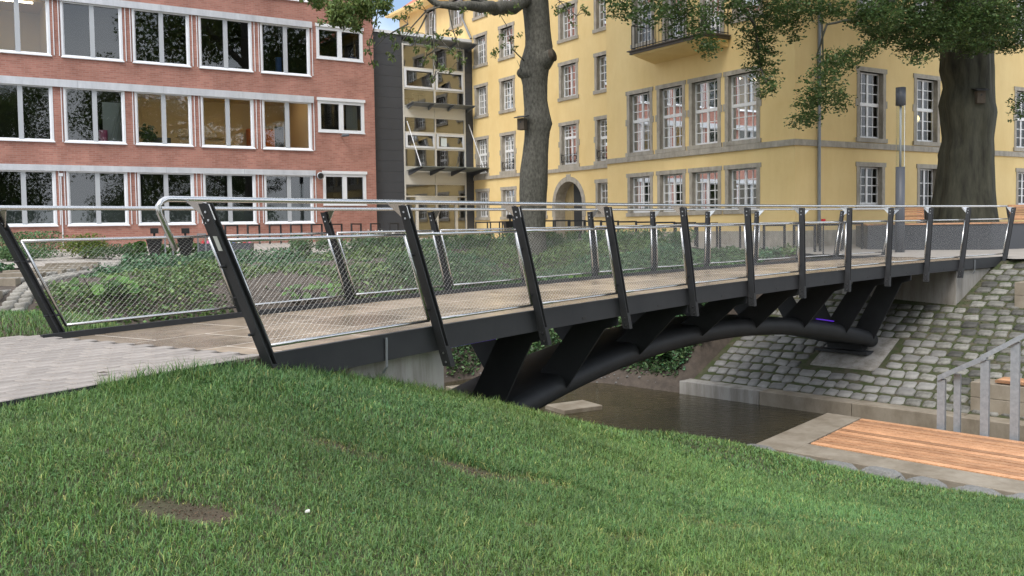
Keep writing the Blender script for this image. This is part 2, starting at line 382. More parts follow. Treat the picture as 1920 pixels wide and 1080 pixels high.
EDGE = np.array([(40,-6),(20,14.5),(12.1,22.42),(8.66,25.86),(7.4,28),(4,33),(0,35.5),(-3,33.5),(-7.5,28),(-10.5,27),(-14,25),(-24,18),(-60,0)], float)
TOE = np.array([(36,-12),(16.2,9.3),(9.1,16.35),(3.88,21.6),(2.4,23),(-1,24.2),(-4,21.5),(-7,17.8),(-10,14.6),(-16,10),(-30,3),(-60,-10)], float)
def pdist(poly, x, y):
    d = np.full(x.shape, 1e9)
    for (ax, ay), (bx, by) in zip(poly[:-1], poly[1:]):
        ex, ey = bx-ax, by-ay; t = np.clip(((x-ax)*ex+(y-ay)*ey)/(ex*ex+ey*ey), 0, 1)
        d = np.minimum(d, np.hypot(x-ax-t*ex, y-ay-t*ey))
    return d
def beyond(poly, x, y):
    """True on the far side (above) of a polyline that runs from right to left"""
    q = np.concatenate([poly, [(-200, -30), (-200, 300), (300, 300), (300, -30)]]); ins = np.zeros(x.shape, bool)
    for (ax, ay), (bx, by) in zip(q, np.roll(q, -1, 0)):
        c = (ay > y) != (by > y)
        ins ^= c & (x < (bx-ax)*(y-ay)/np.where(by == ay, 1e-9, by-ay)+ax)
    return ins
def plaza_z(x, y):
    return np.clip(.09 + (y-25.5)*.030 - np.clip(-x-6, 0, 20)*.004, .04, .42)
def far_z(x, y):
    x = np.asarray(x, float); y = np.asarray(y, float)
    de, dt = pdist(EDGE, x, y), pdist(TOE, x, y); r = de/(de+dt+1e-6)
    ex = np.clip(3.2 + (-x)*.9, 3.0, 8.0)
    zt = plaza_z(x, y)-.05
    z = zt + (-3.1-zt)*r**ex
    z = np.where(beyond(EDGE, x, y), zt, z)
    z = np.where(beyond(TOE, x, y), z, -3.1-np.minimum(dt*.6, .4))
    # under the stone slope the soil stays lower
    p = (x-3.88)*.705-(y-21.6)*.709; q = (x-3.88)*.709+(y-21.6)*.705
    ins = (p > .1) & (q > -.2) & (q < 6.42)
    return np.where(ins, np.minimum(z, -2.7+np.clip(q-.43, 0, 9)*.458-.22), z)
def grid_mesh(name, xs, ys, zf, keep, m, **k):
    X, Y = np.meshgrid(xs, ys); Z = zf(X, Y); ny, nx = X.shape
    v = np.stack([X, Y, Z], -1).reshape(-1, 3); idx = np.arange(ny*nx).reshape(ny, nx)
    f = np.stack([idx[:-1, :-1], idx[:-1, 1:], idx[1:, 1:], idx[1:, :-1]], -1).reshape(-1, 4)
    kp = keep(X, Y).ravel(); f = f[kp[f].any(1)]
    used = np.unique(f); rm = np.full(len(v), -1); rm[used] = np.arange(len(used))
    return np_mesh(name, v[used], rm[f], m, smooth=True, **k)
def bridge_sn(x, y):
    """inverse of bp for arrays: s along, n across"""
    cx, cy = AX0-math.sin(ATH)/AK, AY0+math.cos(ATH)/AK
    dx, dy = np.asarray(x, float)-cx, np.asarray(y, float)-cy; rho = np.hypot(dx, dy)
    return (np.arctan2(-dx/rho, dy/rho)-ATH)/AK, rho-1/abs(AK)

def near_surface(x, y):
    z = near_z(x, y); s, n = bridge_sn(x, y)
    under = (n > .0) & (n < 3.4) & (s < .2)
    return np.where(under, np.minimum(z, -.14), z)
grid_mesh('lawn', np.arange(-22, 17, .2), np.arange(-13, 15.2, .2), near_surface, lambda x, y: np.ones_like(x, bool), M['lawn'], kind='structure')
grid_mesh('stream_bank', np.arange(-40, 30, .3), np.arange(-6, 37, .3), far_z, lambda x, y: beyond(TOE+np.array([-1., -1.2]), x, y) & ~beyond(EDGE+np.array([.4, .6]), x, y), M['soil'], kind='structure')
grid_mesh('plaza', np.concatenate([np.arange(-150, -24, 6), np.arange(-24, 24, .4), np.arange(24, 150, 6)]), np.concatenate([np.arange(-20, 16, 3), np.arange(16, 48, .4), np.arange(48, 220, 6)]),
          lambda x, y: plaza_z(x, y), lambda x, y: beyond(EDGE, x, y), M['plaza'], kind='structure')
obj('ground', MB().quad((-400,-300,-3.4),(400,-300,-3.4),(400,400,-3.4),(-400,400,-3.4)), M['bed'], kind='structure')
wv = MB(); N = 30
wv.quad((-45,-14,WATER),(34,-14,WATER),(34,40,WATER),(-45,40,WATER))
obj('water', wv, M['water'], kind='structure')
# land behind the photographer
grid_mesh('park_ground', np.concatenate([np.arange(-160, -21.5, 6), [-22], np.arange(-20, 17, 4), [16.8], np.arange(18, 160, 6)]), np.concatenate([np.arange(-160, -13, 6), [-12.9]]),
          lambda x, y: np.where(y > -13.5, near_z(np.clip(x, -22, 16.8), np.full_like(x, -12.9)), -.5), lambda x, y: np.ones_like(x, bool), M['lawn'], kind='structure')

# --- paved path that leads on to the bridge
path = obj('path', MB(), M['sand'], kind='structure')
pm = MB()
for i in range(24):
    s0, s1 = -11.9+i*.5, -11.9+(i+1)*.5
    s1 = min(s1, -.02)
    pm.hexa([bp(s0,.03,-.2),bp(s1,.03,-.2),bp(s1,3.32,-.2),bp(s0,3.32,-.2),bp(s0,.03,-.024),bp(s1,.03,-.024),bp(s1,3.32,-.024),bp(s0,3.32,-.024)])
path.data = mesh_from('path', pm.v, pm.f, M['sand'])
PL, PWD = .205, .1357
me = MB(); b_ = .006
me.v = [(-PL/2+.0035,-PWD/2+.0035,-.05),(PL/2-.0035,-PWD/2+.0035,-.05),(PL/2-.0035,PWD/2-.0035,-.05),(-PL/2+.0035,PWD/2-.0035,-.05),
        (-PL/2+.0035,-PWD/2+.0035,-b_),(PL/2-.0035,-PWD/2+.0035,-b_),(PL/2-.0035,PWD/2-.0035,-b_),(-PL/2+.0035,PWD/2-.0035,-b_),
        (-PL/2+.0035+b_,-PWD/2+.0035+b_,0),(PL/2-.0035-b_,-PWD/2+.0035+b_,0),(PL/2-.0035-b_,PWD/2-.0035-b_,0),(-PL/2+.0035+b_,PWD/2-.0035-b_,0)]
me.f = [(0,1,5,4),(1,2,6,5),(2,3,7,6),(3,0,4,7),(4,5,9,8),(5,6,10,9),(6,7,11,10),(7,4,8,11),(8,9,10,11)]
pav = mesh_from('paver', me.v, me.f, M['paver']); rest = MB(); cnt = 0
for row in range(24):
    n = .045+PWD*(row+.5)
    for k in range(56):
        s = -.17-PL*(k+(.5 if row % 2 else 0))
        if s < -11.5: break
        p = bp(s, n, -.003+random.uniform(-.0025, .0025)); a = ATH+AK*s
        if k < 12:
            inst('paver', pav, path, p, (random.uniform(-.006,.006), random.uniform(-.006,.006), a+random.uniform(-.006,.006)))
        else:
            mm_ = Matrix.Translation(p) @ Matrix.Rotation(a, 4, 'Z'); i0 = len(rest.v)
            rest.v += [tuple(mm_ @ Vector(q)) for q in me.v]; rest.f += [tuple(i0+j for j in f) for f in me.f]
obj('paving', rest, M['paver'], path, world=False, kind='stuff')
# steel edging between path and lawn
ed = MB(); pts = [bp(-11.9+i*.5, .022, 0) for i in range(24)]
for a, b in zip(pts[:-1], pts[1:]):
    ed.hexa([a+Vector((0,0,-.15)), b+Vector((0,0,-.15)), b+Vector((-.006,.004,-.15)), a+Vector((-.006,.004,-.15)), a+Vector((0,0,-.006)), b+Vector((0,0,-.006)), b+Vector((-.006,.004,-.006)), a+Vector((-.006,.004,-.006))])
obj('edging', ed, M['steel'], path, world=False)

# --- cobbled embankment on the far side, its kerb, and the bearing pad of the arch
KD = Vector((.705, -.709, 0)); KN = Vector((.709, .705, 0)); K0 = Vector((3.88, 21.6, -2.7)); TAN = .458
def kp(p, q, h=0.):
    return K0 + KD*p + KN*q + Vector((0, 0, max(q-.43, 0)*TAN + h))
nrm = Vector((-KN.x*TAN, -KN.y*TAN, 1)).normalized()
def slope_mat():
    m = mat('cobble_joints', (.115, .105, .088), .95, bump=.5, bscale=25); n = m.node_tree.nodes; l = m.node_tree.links; b = n['Principled BSDF']
    co = n.new('ShaderNodeTexCoord'); d = n.new('ShaderNodeVectorMath'); d.operation = 'DISTANCE'; d.inputs[1].default_value = (6.6, 20.6, -1.9)
    l.new(co.outputs['Object'], d.inputs[0])
    nz_ = n.new('ShaderNodeTexNoise'); nz_.inputs['Scale'].default_value = .8; nz_.inputs['Detail'].default_value = 8; l.new(co.outputs['Object'], nz_.inputs['Vector'])
    a = n.new('ShaderNodeMath'); a.operation = 'MULTIPLY_ADD'; a.inputs[1].default_value = 2.4; l.new(nz_.outputs['Fac'], a.inputs[0]); l.new(d.outputs['Value'], a.inputs[2])
    r = n.new('ShaderNodeMapRange'); r.inputs['From Min'].default_value = 3.0; r.inputs['From Max'].default_value = 4.6; l.new(a.outputs[0], r.inputs['Value'])
    mx_ = n.new('ShaderNodeMix'); mx_.data_type = 'RGBA'; mx_.inputs['A'].default_value = (.27, .265, .25, 1); l.new(r.outputs[0], mx_.inputs['Factor'])
    n2 = n.new('ShaderNodeTexNoise'); n2.inputs['Scale'].default_value = 6; n2.inputs['Detail'].default_value = 6; l.new(co.outputs['Object'], n2.inputs['Vector'])
    cr = n.new('ShaderNodeValToRGB'); cr.color_ramp.elements[0].color = (.045, .060, .020, 1); cr.color_ramp.elements[1].color = (.085, .076, .050, 1)
    cr.color_ramp.elements[0].position = .42; cr.color_ramp.elements[1].position = .66; l.new(n2.outputs['Fac'], cr.inputs['Fac'])
    l.new(cr.outputs['Color'], mx_.inputs['B']); l.new(mx_.outputs['Result'], b.inputs['Base Color'])
    return m
slope = thing('cobbled_slope', kp(0, 0), 'sloping embankment of grey cobbles with mossy joints under the right end of the bridge', 'embankment')
sm = MB(); sm.hexa([kp(.15,.42,-.4),kp(14,.42,-.4),kp(14,6.33,-.4),kp(.15,6.33,-.4),kp(.15,.42),kp(14,.42),kp(14,6.33),kp(.15,6.33)])
obj('bedding', sm, slope_mat(), slope)
def cobble_mesh(k):
    r = np.random.default_rng(100+k); m = MB(); a, b = .149, .118
    def ring(sx, sy, z, j): return [(x*sx*a+r.uniform(-j, j), y*sy*b+r.uniform(-j, j), z+r.uniform(-.004, .004)) for x, y in ((-.75,-1),(.75,-1),(1,-.7),(1,.7),(.75,1),(-.75,1),(-1,.7),(-1,-.7))]
    m.v = ring(1,1,-.06,.020)+ring(1,1,.008,.020)+ring(.80,.78,.032,.018)
    for q in (0, 8):
        m.f += [(q+j, q+(j+1)%8, q+8+(j+1)%8, q+8+j) for j in range(8)]
    m.f.append(tuple(range(16, 24)))
    return m
M['cobble_pale'] = rand_mat('cement_smeared_cobble', (.17, .168, .16), .8, .22, col2=(.26, .257, .245), vscale=6, bump=.4, bscale=24)
CM = [cobble_mesh(k) for k in range(10)]; CMP = [mesh_from('cobble', c.v, c.f, M['cobble_pale'], True) for c in CM]; CME = [mesh_from('cobble', c.v, c.f, M['cobble'], True) for c in CM]
zax = nrm; xax = KD.copy(); yax = zax.cross(xax)
Rm = Matrix((xax, yax, zax)).transposed()
cands = []
_b = bp(16.1, 1.5)-K0; _p, _q = _b.x*.705-_b.y*.709, _b.x*.709+_b.y*.705
PAD = (_p-.55, _p+.95, _q-.50, _q+.75)                     # concrete pad under the arch: p0 p1 q0 q1
row = 0; q = .545
while q < 6.25:
    p = .3 + random.uniform(0, .2)
    if q < 2.2: p = .3 + max(0, (.9-q)*.0)
    while p < 13.5:
        wd = random.uniform(.74, 1.16); p += .168*wd
        if not (PAD[0]-.1 < p < PAD[1]+.1 and PAD[2]-.1 < q < PAD[3]+.1):
            c = kp(p, q+random.uniform(-.018, .018), random.uniform(-.012, .010))
            s_, n_ = bridge_sn(np.array([c.x]), np.array([c.y]))
            if not (s_[0] > 18.35 and -.05 < n_[0] < BW+.05):
                cands.append((c, wd, random.uniform(.82, 1.08), random.uniform(-.13, .13), random.randrange(10)))
        p += .168*wd
    q += .288; row += 1
def vis(c):                                        # stones that show largest: inside the view and not under the deck, nearest first
    x, y, z = c[0]; u = x/y
    return (u > .56 or u < .20)*100 + y
cands.sort(key=vis)
rest = MB()
for k, (c, wd, ln, a, j) in enumerate(cands):
    pale = (c-Vector((6.4, 20.7, -1.9))).length+random.uniform(-.5, .5) < 2.7
    if pale: wd, ln = wd*1.05, ln*1.07
    mt = Matrix.Translation(c - kp(0, 0)) @ (Rm @ Matrix.Rotation(a, 3, 'Z')).to_4x4() @ Matrix.Diagonal((wd, ln, 1, 1))
    if k < 300:
        o = bpy.data.objects.new('cobble', (CMP if pale else CME)[j]); COL.objects.link(o); o.parent = slope; o.matrix_local = mt
    else:
        i0 = len(rest.v); rest.v += [tuple(mt @ Vector(q_)) for q_ in CM[j].v]; rest.f += [tuple(i0+t for t in f) for f in CM[j].f]
obj('cobbles', rest, M['cobble'], slope, world=False, smooth=True, kind='stuff')
pd = MB(); pd.hexa([kp(PAD[0],PAD[2],-.3),kp(PAD[1],PAD[2],-.3),kp(PAD[1],PAD[3],-.3),kp(PAD[0],PAD[3],-.3),kp(PAD[0],PAD[2],.02),kp(PAD[1],PAD[2],.02),kp(PAD[1],PAD[3],.02),kp(PAD[0],PAD[3],.02)])
obj('concrete_pad', pd, M['concrete'], slope)
# moss tufts between the stones
mp_ = rng.uniform([3.2, .5], [13, 6.3], size=(9000, 2)); cen = np.array([tuple(kp(a, b, .008)) for a, b in mp_])
dd = np.linalg.norm(cen-np.array([6.6, 20.6, -1.9]), axis=1); cen = cen[dd+rng.uniform(-.8, .8, len(dd)) > 3.0]
v, f, t = leaves(cen, rng.uniform(.03, .06, len(cen)), .6, 1.3, aspect=.5)
np_mesh('moss', v, f, mat('moss', (.042, .062, .018), .9, tint=True), slope, tint=t, kind='stuff')

kerb = thing('stream_kerb', K0, 'long low concrete kerb between the stream and the foot of the cobbles', 'kerb')
for k in range(7):
    p0, p1 = .05+k*2.1, .05+(k+1)*2.1-.012
    m_ = MB(); m_.hexa([kp(p0,-.02,-.75),kp(p1,-.02,-.75),kp(p1,.44,-.9),kp(p0,.44,-.9),K0+KD*p0+KN*-.02,K0+KD*p1+KN*-.02,K0+KD*p1+KN*.44,K0+KD*p0+KN*.44])
    obj('kerb_block', m_, M['concrete'] if k == 0 else M['concrete_wet'], kerb, bevel=.012)

# ================================================================== THE FOOTBRIDGE
bridge = thing('footbridge', bp(0, BW/2, 0), 'dark steel footbridge with stainless handrails and wire mesh, curving over the stream', 'footbridge')
def arange(a, b, st): 
    n = max(1, int(round((b-a)/st))); return [a+(b-a)*i/n for i in range(n+1)]
def sweep(prof, ss, closed=True, caps=True):
    """profile points (n, z) carried along s"""
    m = MB(); k = len(prof)
    for s in ss: m.v += [tuple(bp(s, n, z)) for n, z in prof]
    for i in range(len(ss)-1):
        for j in range(k if closed else k-1):
            j2 = (j+1) % k; m.f.append((i*k+j, i*k+j2, (i+1)*k+j2, (i+1)*k+j))
    if caps:
        m.f.append(tuple(range(k-1, -1, -1))); e = (len(ss)-1)*k; m.f.append(tuple(e+j for j in range(k)))
    return m
SS = arange(-.12, 20.75, .45)
obj('edge_beam', sweep([(0,-.245),(.09,-.245),(.09,-.232),(.014,-.232),(.014,-.012),(.05,-.012),(.05,0),(0,0)], SS), M['steel'], bridge)
obj('edge_beam', sweep([(BW,-.245),(BW,0.008),(BW-.05,.008),(BW-.05,-.05),(BW-.014,-.05),(BW-.014,-.232),(BW-.09,-.232),(BW-.09,-.245)], SS), M['steel'], bridge)
obj('deck_plate', sweep([(.03,-.21),(BW-.03,-.21),(BW-.03,-.17),(.03,-.17)], SS), M['steel'], bridge)
obj('joint_bed', sweep([(.052,-.13),(BW-.052,-.13),(BW-.052,-.0515),(.052,-.0515)], SS), M['joint'], bridge)
for n0, n1 in ((.055, 1.022), (1.044, 2.012), (2.034, 3.0)):
    off = 0 if n0 < 1 or n0 > 2 else .55
    s = -.11
    cuts = [-.11]+[x for x in arange(-.11+off+.5, 20.7, 1.12)]+[20.74]
    for a, b in zip(cuts[:-1], cuts[1:]):
        if b-a < .15: continue
        m_ = MB(); a2, b2 = a+.011, b-.011
        for u0, u1 in ((a2, (a2+b2)/2), ((a2+b2)/2, b2)):
            m_.hexa([bp(u0,n0,-.12),bp(u1,n0,-.12),bp(u1,n1,-.12),bp(u0,n1,-.12),bp(u0,n0,-.05),bp(u1,n0,-.05),bp(u1,n1,-.05),bp(u0,n1,-.05)])
        obj('deck_slab', m_, M['slab'], bridge)

ARCH = lambda s: -1.075-.0183*(s-10.0)**2           # underside of the arch
aw0, aw1, at_ = .85, 2.21, .34
prof = []
for cx, sgn in ((aw1-.17, 1), (aw0+.17, -1)):
    for j in range(9):
        an = -math.pi/2+math.pi*j/8
        prof.append((cx+sgn*math.cos(an)*.17, .17+sgn*math.sin(an)*.17))
am = MB(); ss = arange(3.7, 16.42, .3); k = len(prof)
for s in ss: am.v += [tuple(bp(s, n, ARCH(s)+z-zdeck(s))) for n, z in prof]
for i in range(len(ss)-1):
    for j in range(k):
        j2 = (j+1) % k; am.f.append((i*k+j, i*k+j2, (i+1)*k+j2, (i+1)*k+j))
am.f.append(tuple(range(k-1,-1,-1))); am.f.append(tuple((len(ss)-1)*k+j for j in range(k)))
obj('arch', am, M['steel'], bridge, smooth=True)
for i in range(2, 10):
    s = {2: 4.12, 9: 16.22}.get(i, SB[i]); sa = s; zt = ARCH(sa)+.32-zdeck(s)
    th = ATH+AK*s; ax = Vector((math.cos(th), math.sin(th), 0))*.03
    m_ = MB()
    for side in (0, 1):
        f_ = (lambda n: n) if side == 0 else (lambda n: BW-n)
        arm = [(f_(0.02),-.246),(f_(.74),-.246),(f_(.70),-.36),(f_(1.30),zt),(f_(.845),zt-.16),(f_(.22),-.42),(f_(.02),-.36)]
        m_.prism([bp(s, n, z)-ax*.5 for n, z in arm], ax)
    m_.prism([bp(s, n, z)-ax*.48 for n, z in ((.7,-.247),(BW-.7,-.247),(BW-.7,-.33),(.7,-.33))], ax*.96)
    obj('rib', m_, M['steel'], bridge)
# bearing plates
for s in (3.95, 16.3):
    m_ = MB(); z = ARCH(s)-zdeck(s)
    m_.hexa([bp(s-.3,.9,z-.16),bp(s+.3,.9,z-.16),bp(s+.3,2.15,z-.16),bp(s-.3,2.15,z-.16),bp(s-.3,.9,z-.10),bp(s+.3,.9,z-.10),bp(s+.3,2.15,z-.10),bp(s-.3,2.15,z-.10)])
    m_.hexa([bp(s-.12,1.1,z-.10),bp(s+.12,1.1,z-.10),bp(s+.12,1.95,z-.10),bp(s-.12,1.95,z-.10),bp(s-.12,1.1,z+.06),bp(s+.12,1.1,z+.06),bp(s+.12,1.95,z+.06),bp(s-.12,1.95,z+.06)])
    obj('bearing', m_, M['steel'], bridge)
# violet light strips under the deck
for (a, b, n, dz) in ((13.9, 14.6, .90, None), (2.45, 3.3, .12, -.262)):
    m_ = MB(); z0 = dz
    for u0, u1 in zip(arange(a, b, .2)[:-1], arange(a, b, .2)[1:]):
        za, zb = (ARCH(u0)+.30, ARCH(u1)+.30) if dz is None else (dz, dz)
        m_.hexa([bp(u0,n,za-.01),bp(u1,n,zb-.01),bp(u1,n+.03,zb-.01),bp(u0,n+.03,za-.01),bp(u0,n,za+.012),bp(u1,n,zb+.012),bp(u1,n+.03,zb+.012),bp(u0,n+.03,za+.012)])
    obj('light_strip', m_, M['violet'], bridge, label='glowing violet light strip')

# railings
PZ = 1.19
def post(i, near):
    s0 = (SB if near else SBF)[i]; ln = LEAN[i]/1.2; sg = 1 if near else -1; nb = 0 if near else BW
    zb = -.41 if 0 < i < 11 else -.20
    if i == 0: zb = -.12
    P = lambda s, n, z: bp(s0+s+ln*z, nb+sg*n, z)
    m_ = MB()
    for d in (-.034, .020):
        m_.hexa([P(d,-.105,zb),P(d+.014,-.105,zb),P(d+.014,-.004,zb),P(d,-.004,zb),P(d,-.095,PZ),P(d+.014,-.095,PZ),P(d+.014,-.012,PZ),P(d,-.012,PZ)])
    m_.hexa([P(-.02,-.075,.0),P(.02,-.075,.0),P(.02,-.03,.0),P(-.02,-.03,.0),P(-.02,-.07,1.02),P(.02,-.07,1.02),P(.02,-.03,1.02),P(-.02,-.03,1.02)])
    m_.hexa([P(-.036,-.108,zb-.003),P(.036,-.108,zb-.003),P(.036,-.003,zb-.003),P(-.036,-.003,zb-.003),P(-.036,-.108,-.20),P(.036,-.108,-.20),P(.036,-.003,-.20),P(-.036,-.003,-.20)] if zb < -.3 else
            [P(-.036,-.108,zb-.003),P(.036,-.108,zb-.003),P(.036,-.003,zb-.003),P(-.036,-.003,zb-.003),P(-.036,-.108,zb+.05),P(.036,-.108,zb+.05),P(.036,-.003,zb+.05),P(-.036,-.003,zb+.05)])
    po = obj('post', m_, M['steel'], bridge)
    b = MB()                                              # stainless bracket held between the two flats
    poly = [P(-.006,-.085,1.185),P(-.006,-.085,1.07),P(-.006,-.02,1.05),P(-.006,.125,1.195),P(-.006,.15,1.212),P(-.006,-.02,1.20)]
    b.prism(poly, P(.006,0,0)-P(-.006,0,0))
    obj('bracket', b, M['inox'], po)
    for z, n in ((1.13,-.055),(1.07,-.052),(-.27,-.06),(-.365,-.06),(.72,-.055),(.18,-.055)):
        if z < 0 and zb > -.3: continue
        c = MB(); a0, a1 = P(-.037-.006*(z < 1),n,z), P(.037+.006*(z < 1),n,z)
        if 0 < z < 1:
            c.tube([P(-.075,-.03,z),P(.075,-.03,z)], .012, 8)
        else: c.tube([a0, a1], .011, 8)
        obj('bolt', c, M['bolt'] if (z > 1 or z < 0) else M['steel'], po)
    return po
for near in (True, False):
    SBx = SB if near else SBF; sg = 1 if near else -1; nb = 0 if near else BW
    for i in range(12): post(i, near)
    # handrail with a turned-down end at the lawn side
    hz, hn, l0 = 1.228, nb+sg*.145, LEAN[0]/1.2
    s_end = SBx[0]+l0*1.2-.16
    pts = [bp(s_end-.10+.145, hn, hz-.37), bp(s_end-.10+.075, hn, hz-.22), bp(s_end-.10+.02, hn, hz-.11)]
    for an in (25, 50, 75): pts.append(bp(s_end-.10+.10*(1-math.cos(R_(an))), hn, hz-.09+.09*math.sin(R_(an))))
    pts += [bp(s_end+.0, hn, hz)]+[bp(s, hn, hz) for s in arange(s_end+.4, SBx[-1]+LEAN[-1]+.06, .5)]
    obj('handrail', MB().tube(pts, .0225, 12), M['inox'], bridge, smooth=True)
    # mesh panels
    for i in range(11):
        sl, sr, ll, lr = SBx[i], SBx[i+1], LEAN[i]/1.2, LEAN[i+1]/1.2
        z0, z1 = .07, .915; nn = nb+sg*-.03
        def Q(a, z):
            L_, R2 = sl+.085+ll*z, sr-.085+lr*z
            return bp(L_+(R2-L_)*a, nn, z)
        fr = MB(); K = [0,.25,.5,.75,1]
        fr.tube([Q(a, z0) for a in K], .0155, 8); fr.tube([Q(a, z1) for a in K], .0155, 8)
        fr.tube([Q(0, z0), Q(0, z1)], .0155, 8); fr.tube([Q(1, z0), Q(1, z1)], .0155, 8)
        fo = obj('panel_frame', fr, M['inox'], bridge, smooth=True)
        # diamond wire net
        wid = sr-sl-.17; px_, pz_ = .060, .040
        net = MB()
        hgt = z1-z0; nx = wid/px_; nzc = hgt/pz_
        def wire(a0, h0, a1, h1):
            k = 3; pts_ = [Q(a0+(a1-a0)*j/k, z0+(h0+(h1-h0)*j/k)*hgt) for j in range(k+1)]
            net.tube(pts_, .0009, 3, False)
        tot = nx+nzc
        c = .5
        while c < tot:
            # u/nx-units: line u - w = c - nzc  (rising) and u + w = c (falling), u in 0..nx, w in 0..nzc
            u0 = max(0, c-nzc); u1 = min(nx, c)
            if u1-u0 > .05:
                wire(u0/nx, (u0-(c-nzc))/nzc, u1/nx, (u1-(c-nzc))/nzc)
                wire(u0/nx, (c-u0)/nzc, u1/nx, (c-u1)/nzc)
            c += 1
        obj('wire_mesh', net, M['wire'], fo, kind='stuff')
# small label on the first near post, and lifting-lug pins on the beam
P0 = lambda n, z, d=-.0405: bp(SB[0]+d+LEAN[0]/1.2*z, n, z)
obj('sticker', MB().hexa([P0(-.075,.84),P0(-.035,.84),P0(-.035,.95),P0(-.075,.95),P0(-.075,.84,-.036),P0(-.035,.84,-.036),P0(-.035,.95,-.036),P0(-.075,.95,-.036)]), M['curtain'], bridge)
for s in (1.35, 19.2):
    obj('drain_pin', MB().tube([bp(s,-.012,-.03), bp(s,-.016,-.06), bp(s,-.012,-.30), bp(s,.03,-.36)], .012, 8), M['zinc'], bridge)
for i in range(2, 10):
    s = (SB[i]+SB[i+1])/2+.1
    obj('drain_slot', MB().hexa([bp(s-.035,-.004,-.20),bp(s+.035,-.004,-.20),bp(s+.035,.01,-.20),bp(s-.035,.01,-.20),bp(s-.035,-.004,-.175),bp(s+.035,-.004,-.175),bp(s+.035,.01,-.175),bp(s-.035,.01,-.175)]), M['black'], bridge)

def abut(s0, s1, zb, label, n0=.10, n1=BW-.1):
    t = thing('bridge_abutment', bp((s0+s1)/2, BW/2, zb), label, 'abutment')
    m_ = MB()
    for a, b in zip(arange(s0, s1, .8)[:-1], arange(s0, s1, .8)[1:]):
        m_.hexa([bp(a,n0,zb),bp(b,n0,zb),bp(b,n1,zb),bp(a,n1,zb),bp(a,n0,-.262),bp(b,n0,-.262),bp(b,n1,-.262),bp(a,n1,-.262)])
    obj('wall_block', m_, M['concrete'], t)
    return t
abut(-.4, 2.34, -2.4, 'rain-stained concrete abutment under the near end of the footbridge')
abut(18.45, 21.1, -1.9, 'concrete abutment at the top of the cobbled slope under the bridge end', .06)
# bottom of the deck end on the right: closing plate down to the plaza
obj('end_plate', MB().hexa([bp(20.76,.0,-.3),bp(20.80,.0,-.3),bp(20.80,BW,-.3),bp(20.76,BW,-.3),bp(20.76,.0,-.04),bp(20.80,.0,-.04),bp(20.80,BW,-.04),bp(20.76,BW,-.04)]), M['steel'], bridge)

# ================================================================== BRICK BUILDING (left)
AZ = R_(33.0)
SU = Vector((math.cos(AZ), math.sin(AZ), 0)); SV = Vector((-math.sin(AZ), math.cos(AZ), 0))
def wall_holes(m, x0, x1, z0, z1, holes, depth=.2, plane='y', off=0., rev=True):
    """wall face in the local plane (outward -y, or outward -x with plane 'x') with openings and their reveals"""
    def P(a, d, z): return (a, off+d, z) if plane == 'y' else (off+d, a, z)
    xs = sorted({x0, x1, *[h[0] for h in holes], *[h[1] for h in holes]}); zs = sorted({z0, z1, *[h[2] for h in holes], *[h[3] for h in holes]})
    xs = [x for x in xs if x0 <= x <= x1]; zs = [z for z in zs if z0 <= z <= z1]
    for a, b in zip(xs[:-1], xs[1:]):
        for c, d in zip(zs[:-1], zs[1:]):
            cx, cz = (a+b)/2, (c+d)/2
            if any(h[0] < cx < h[1] and h[2] < cz < h[3] for h in holes): continue
            m.quad(P(a,0,c), P(b,0,c), P(b,0,d), P(a,0,d)) if plane == 'y' else m.quad(P(b,0,c), P(a,0,c), P(a,0,d), P(b,0,d))
    if rev:
        for a, b, c, d in [h[:4] for h in holes]:
            b = min(b, x1)
            m.quad(P(a,0,c),P(a,depth,c),P(b,depth,c),P(b,0,c)); m.quad(P(a,0,d),P(b,0,d),P(b,depth,d),P(a,depth,d))
            m.quad(P(a,0,c),P(a,0,d),P(a,depth,d),P(a,depth,c)); m.quad(P(b,0,c),P(b,depth,c),P(b,depth,d),P(b,0,d))
    return m
PB = Vector((-6.251, 43.0, 0))
brick = thing('brick_building', PB, 'red brick school block with rows of wide white-framed windows', 'building', AZ)
LEFT = -28.3; TOP = 14.2; BASE = -.6
wins = []
for r, (zs_, zh) in enumerate(((1.24, 3.38), (4.47, 6.61), (7.74, 9.90), (11.0, 13.15))):
    for c in range(10):
        xr = -3.06-2.595*c; wins.append((xr-2.245, xr, zs_, zh, r, c))
small = [(-2.77,-.53,8.62,10.02,2,-1),(-2.77,-.53,5.36,6.75,1,-1),(-2.61,-.51,2.08,3.48,0,-1),(-2.77,-.53,11.9,13.3,3,-1)]
m_ = MB(); wall_holes(m_, LEFT, 0, BASE, TOP, wins+small, .12)
m_.quad((0,0,BASE),(0,13,BASE),(0,13,TOP),(0,0,TOP)); m_.quad((LEFT,13,BASE),(LEFT,0,BASE),(LEFT,0,TOP),(LEFT,13,TOP)); m_.quad((0,13,BASE),(LEFT,13,BASE),(LEFT,13,TOP),(0,13,TOP))
obj('wall', m_, M['brick'], brick, world=False)
obj('roof', MB().box(LEFT-.1,.1,-.1,13.1,TOP,TOP+.35), M['alu'], brick, world=False)
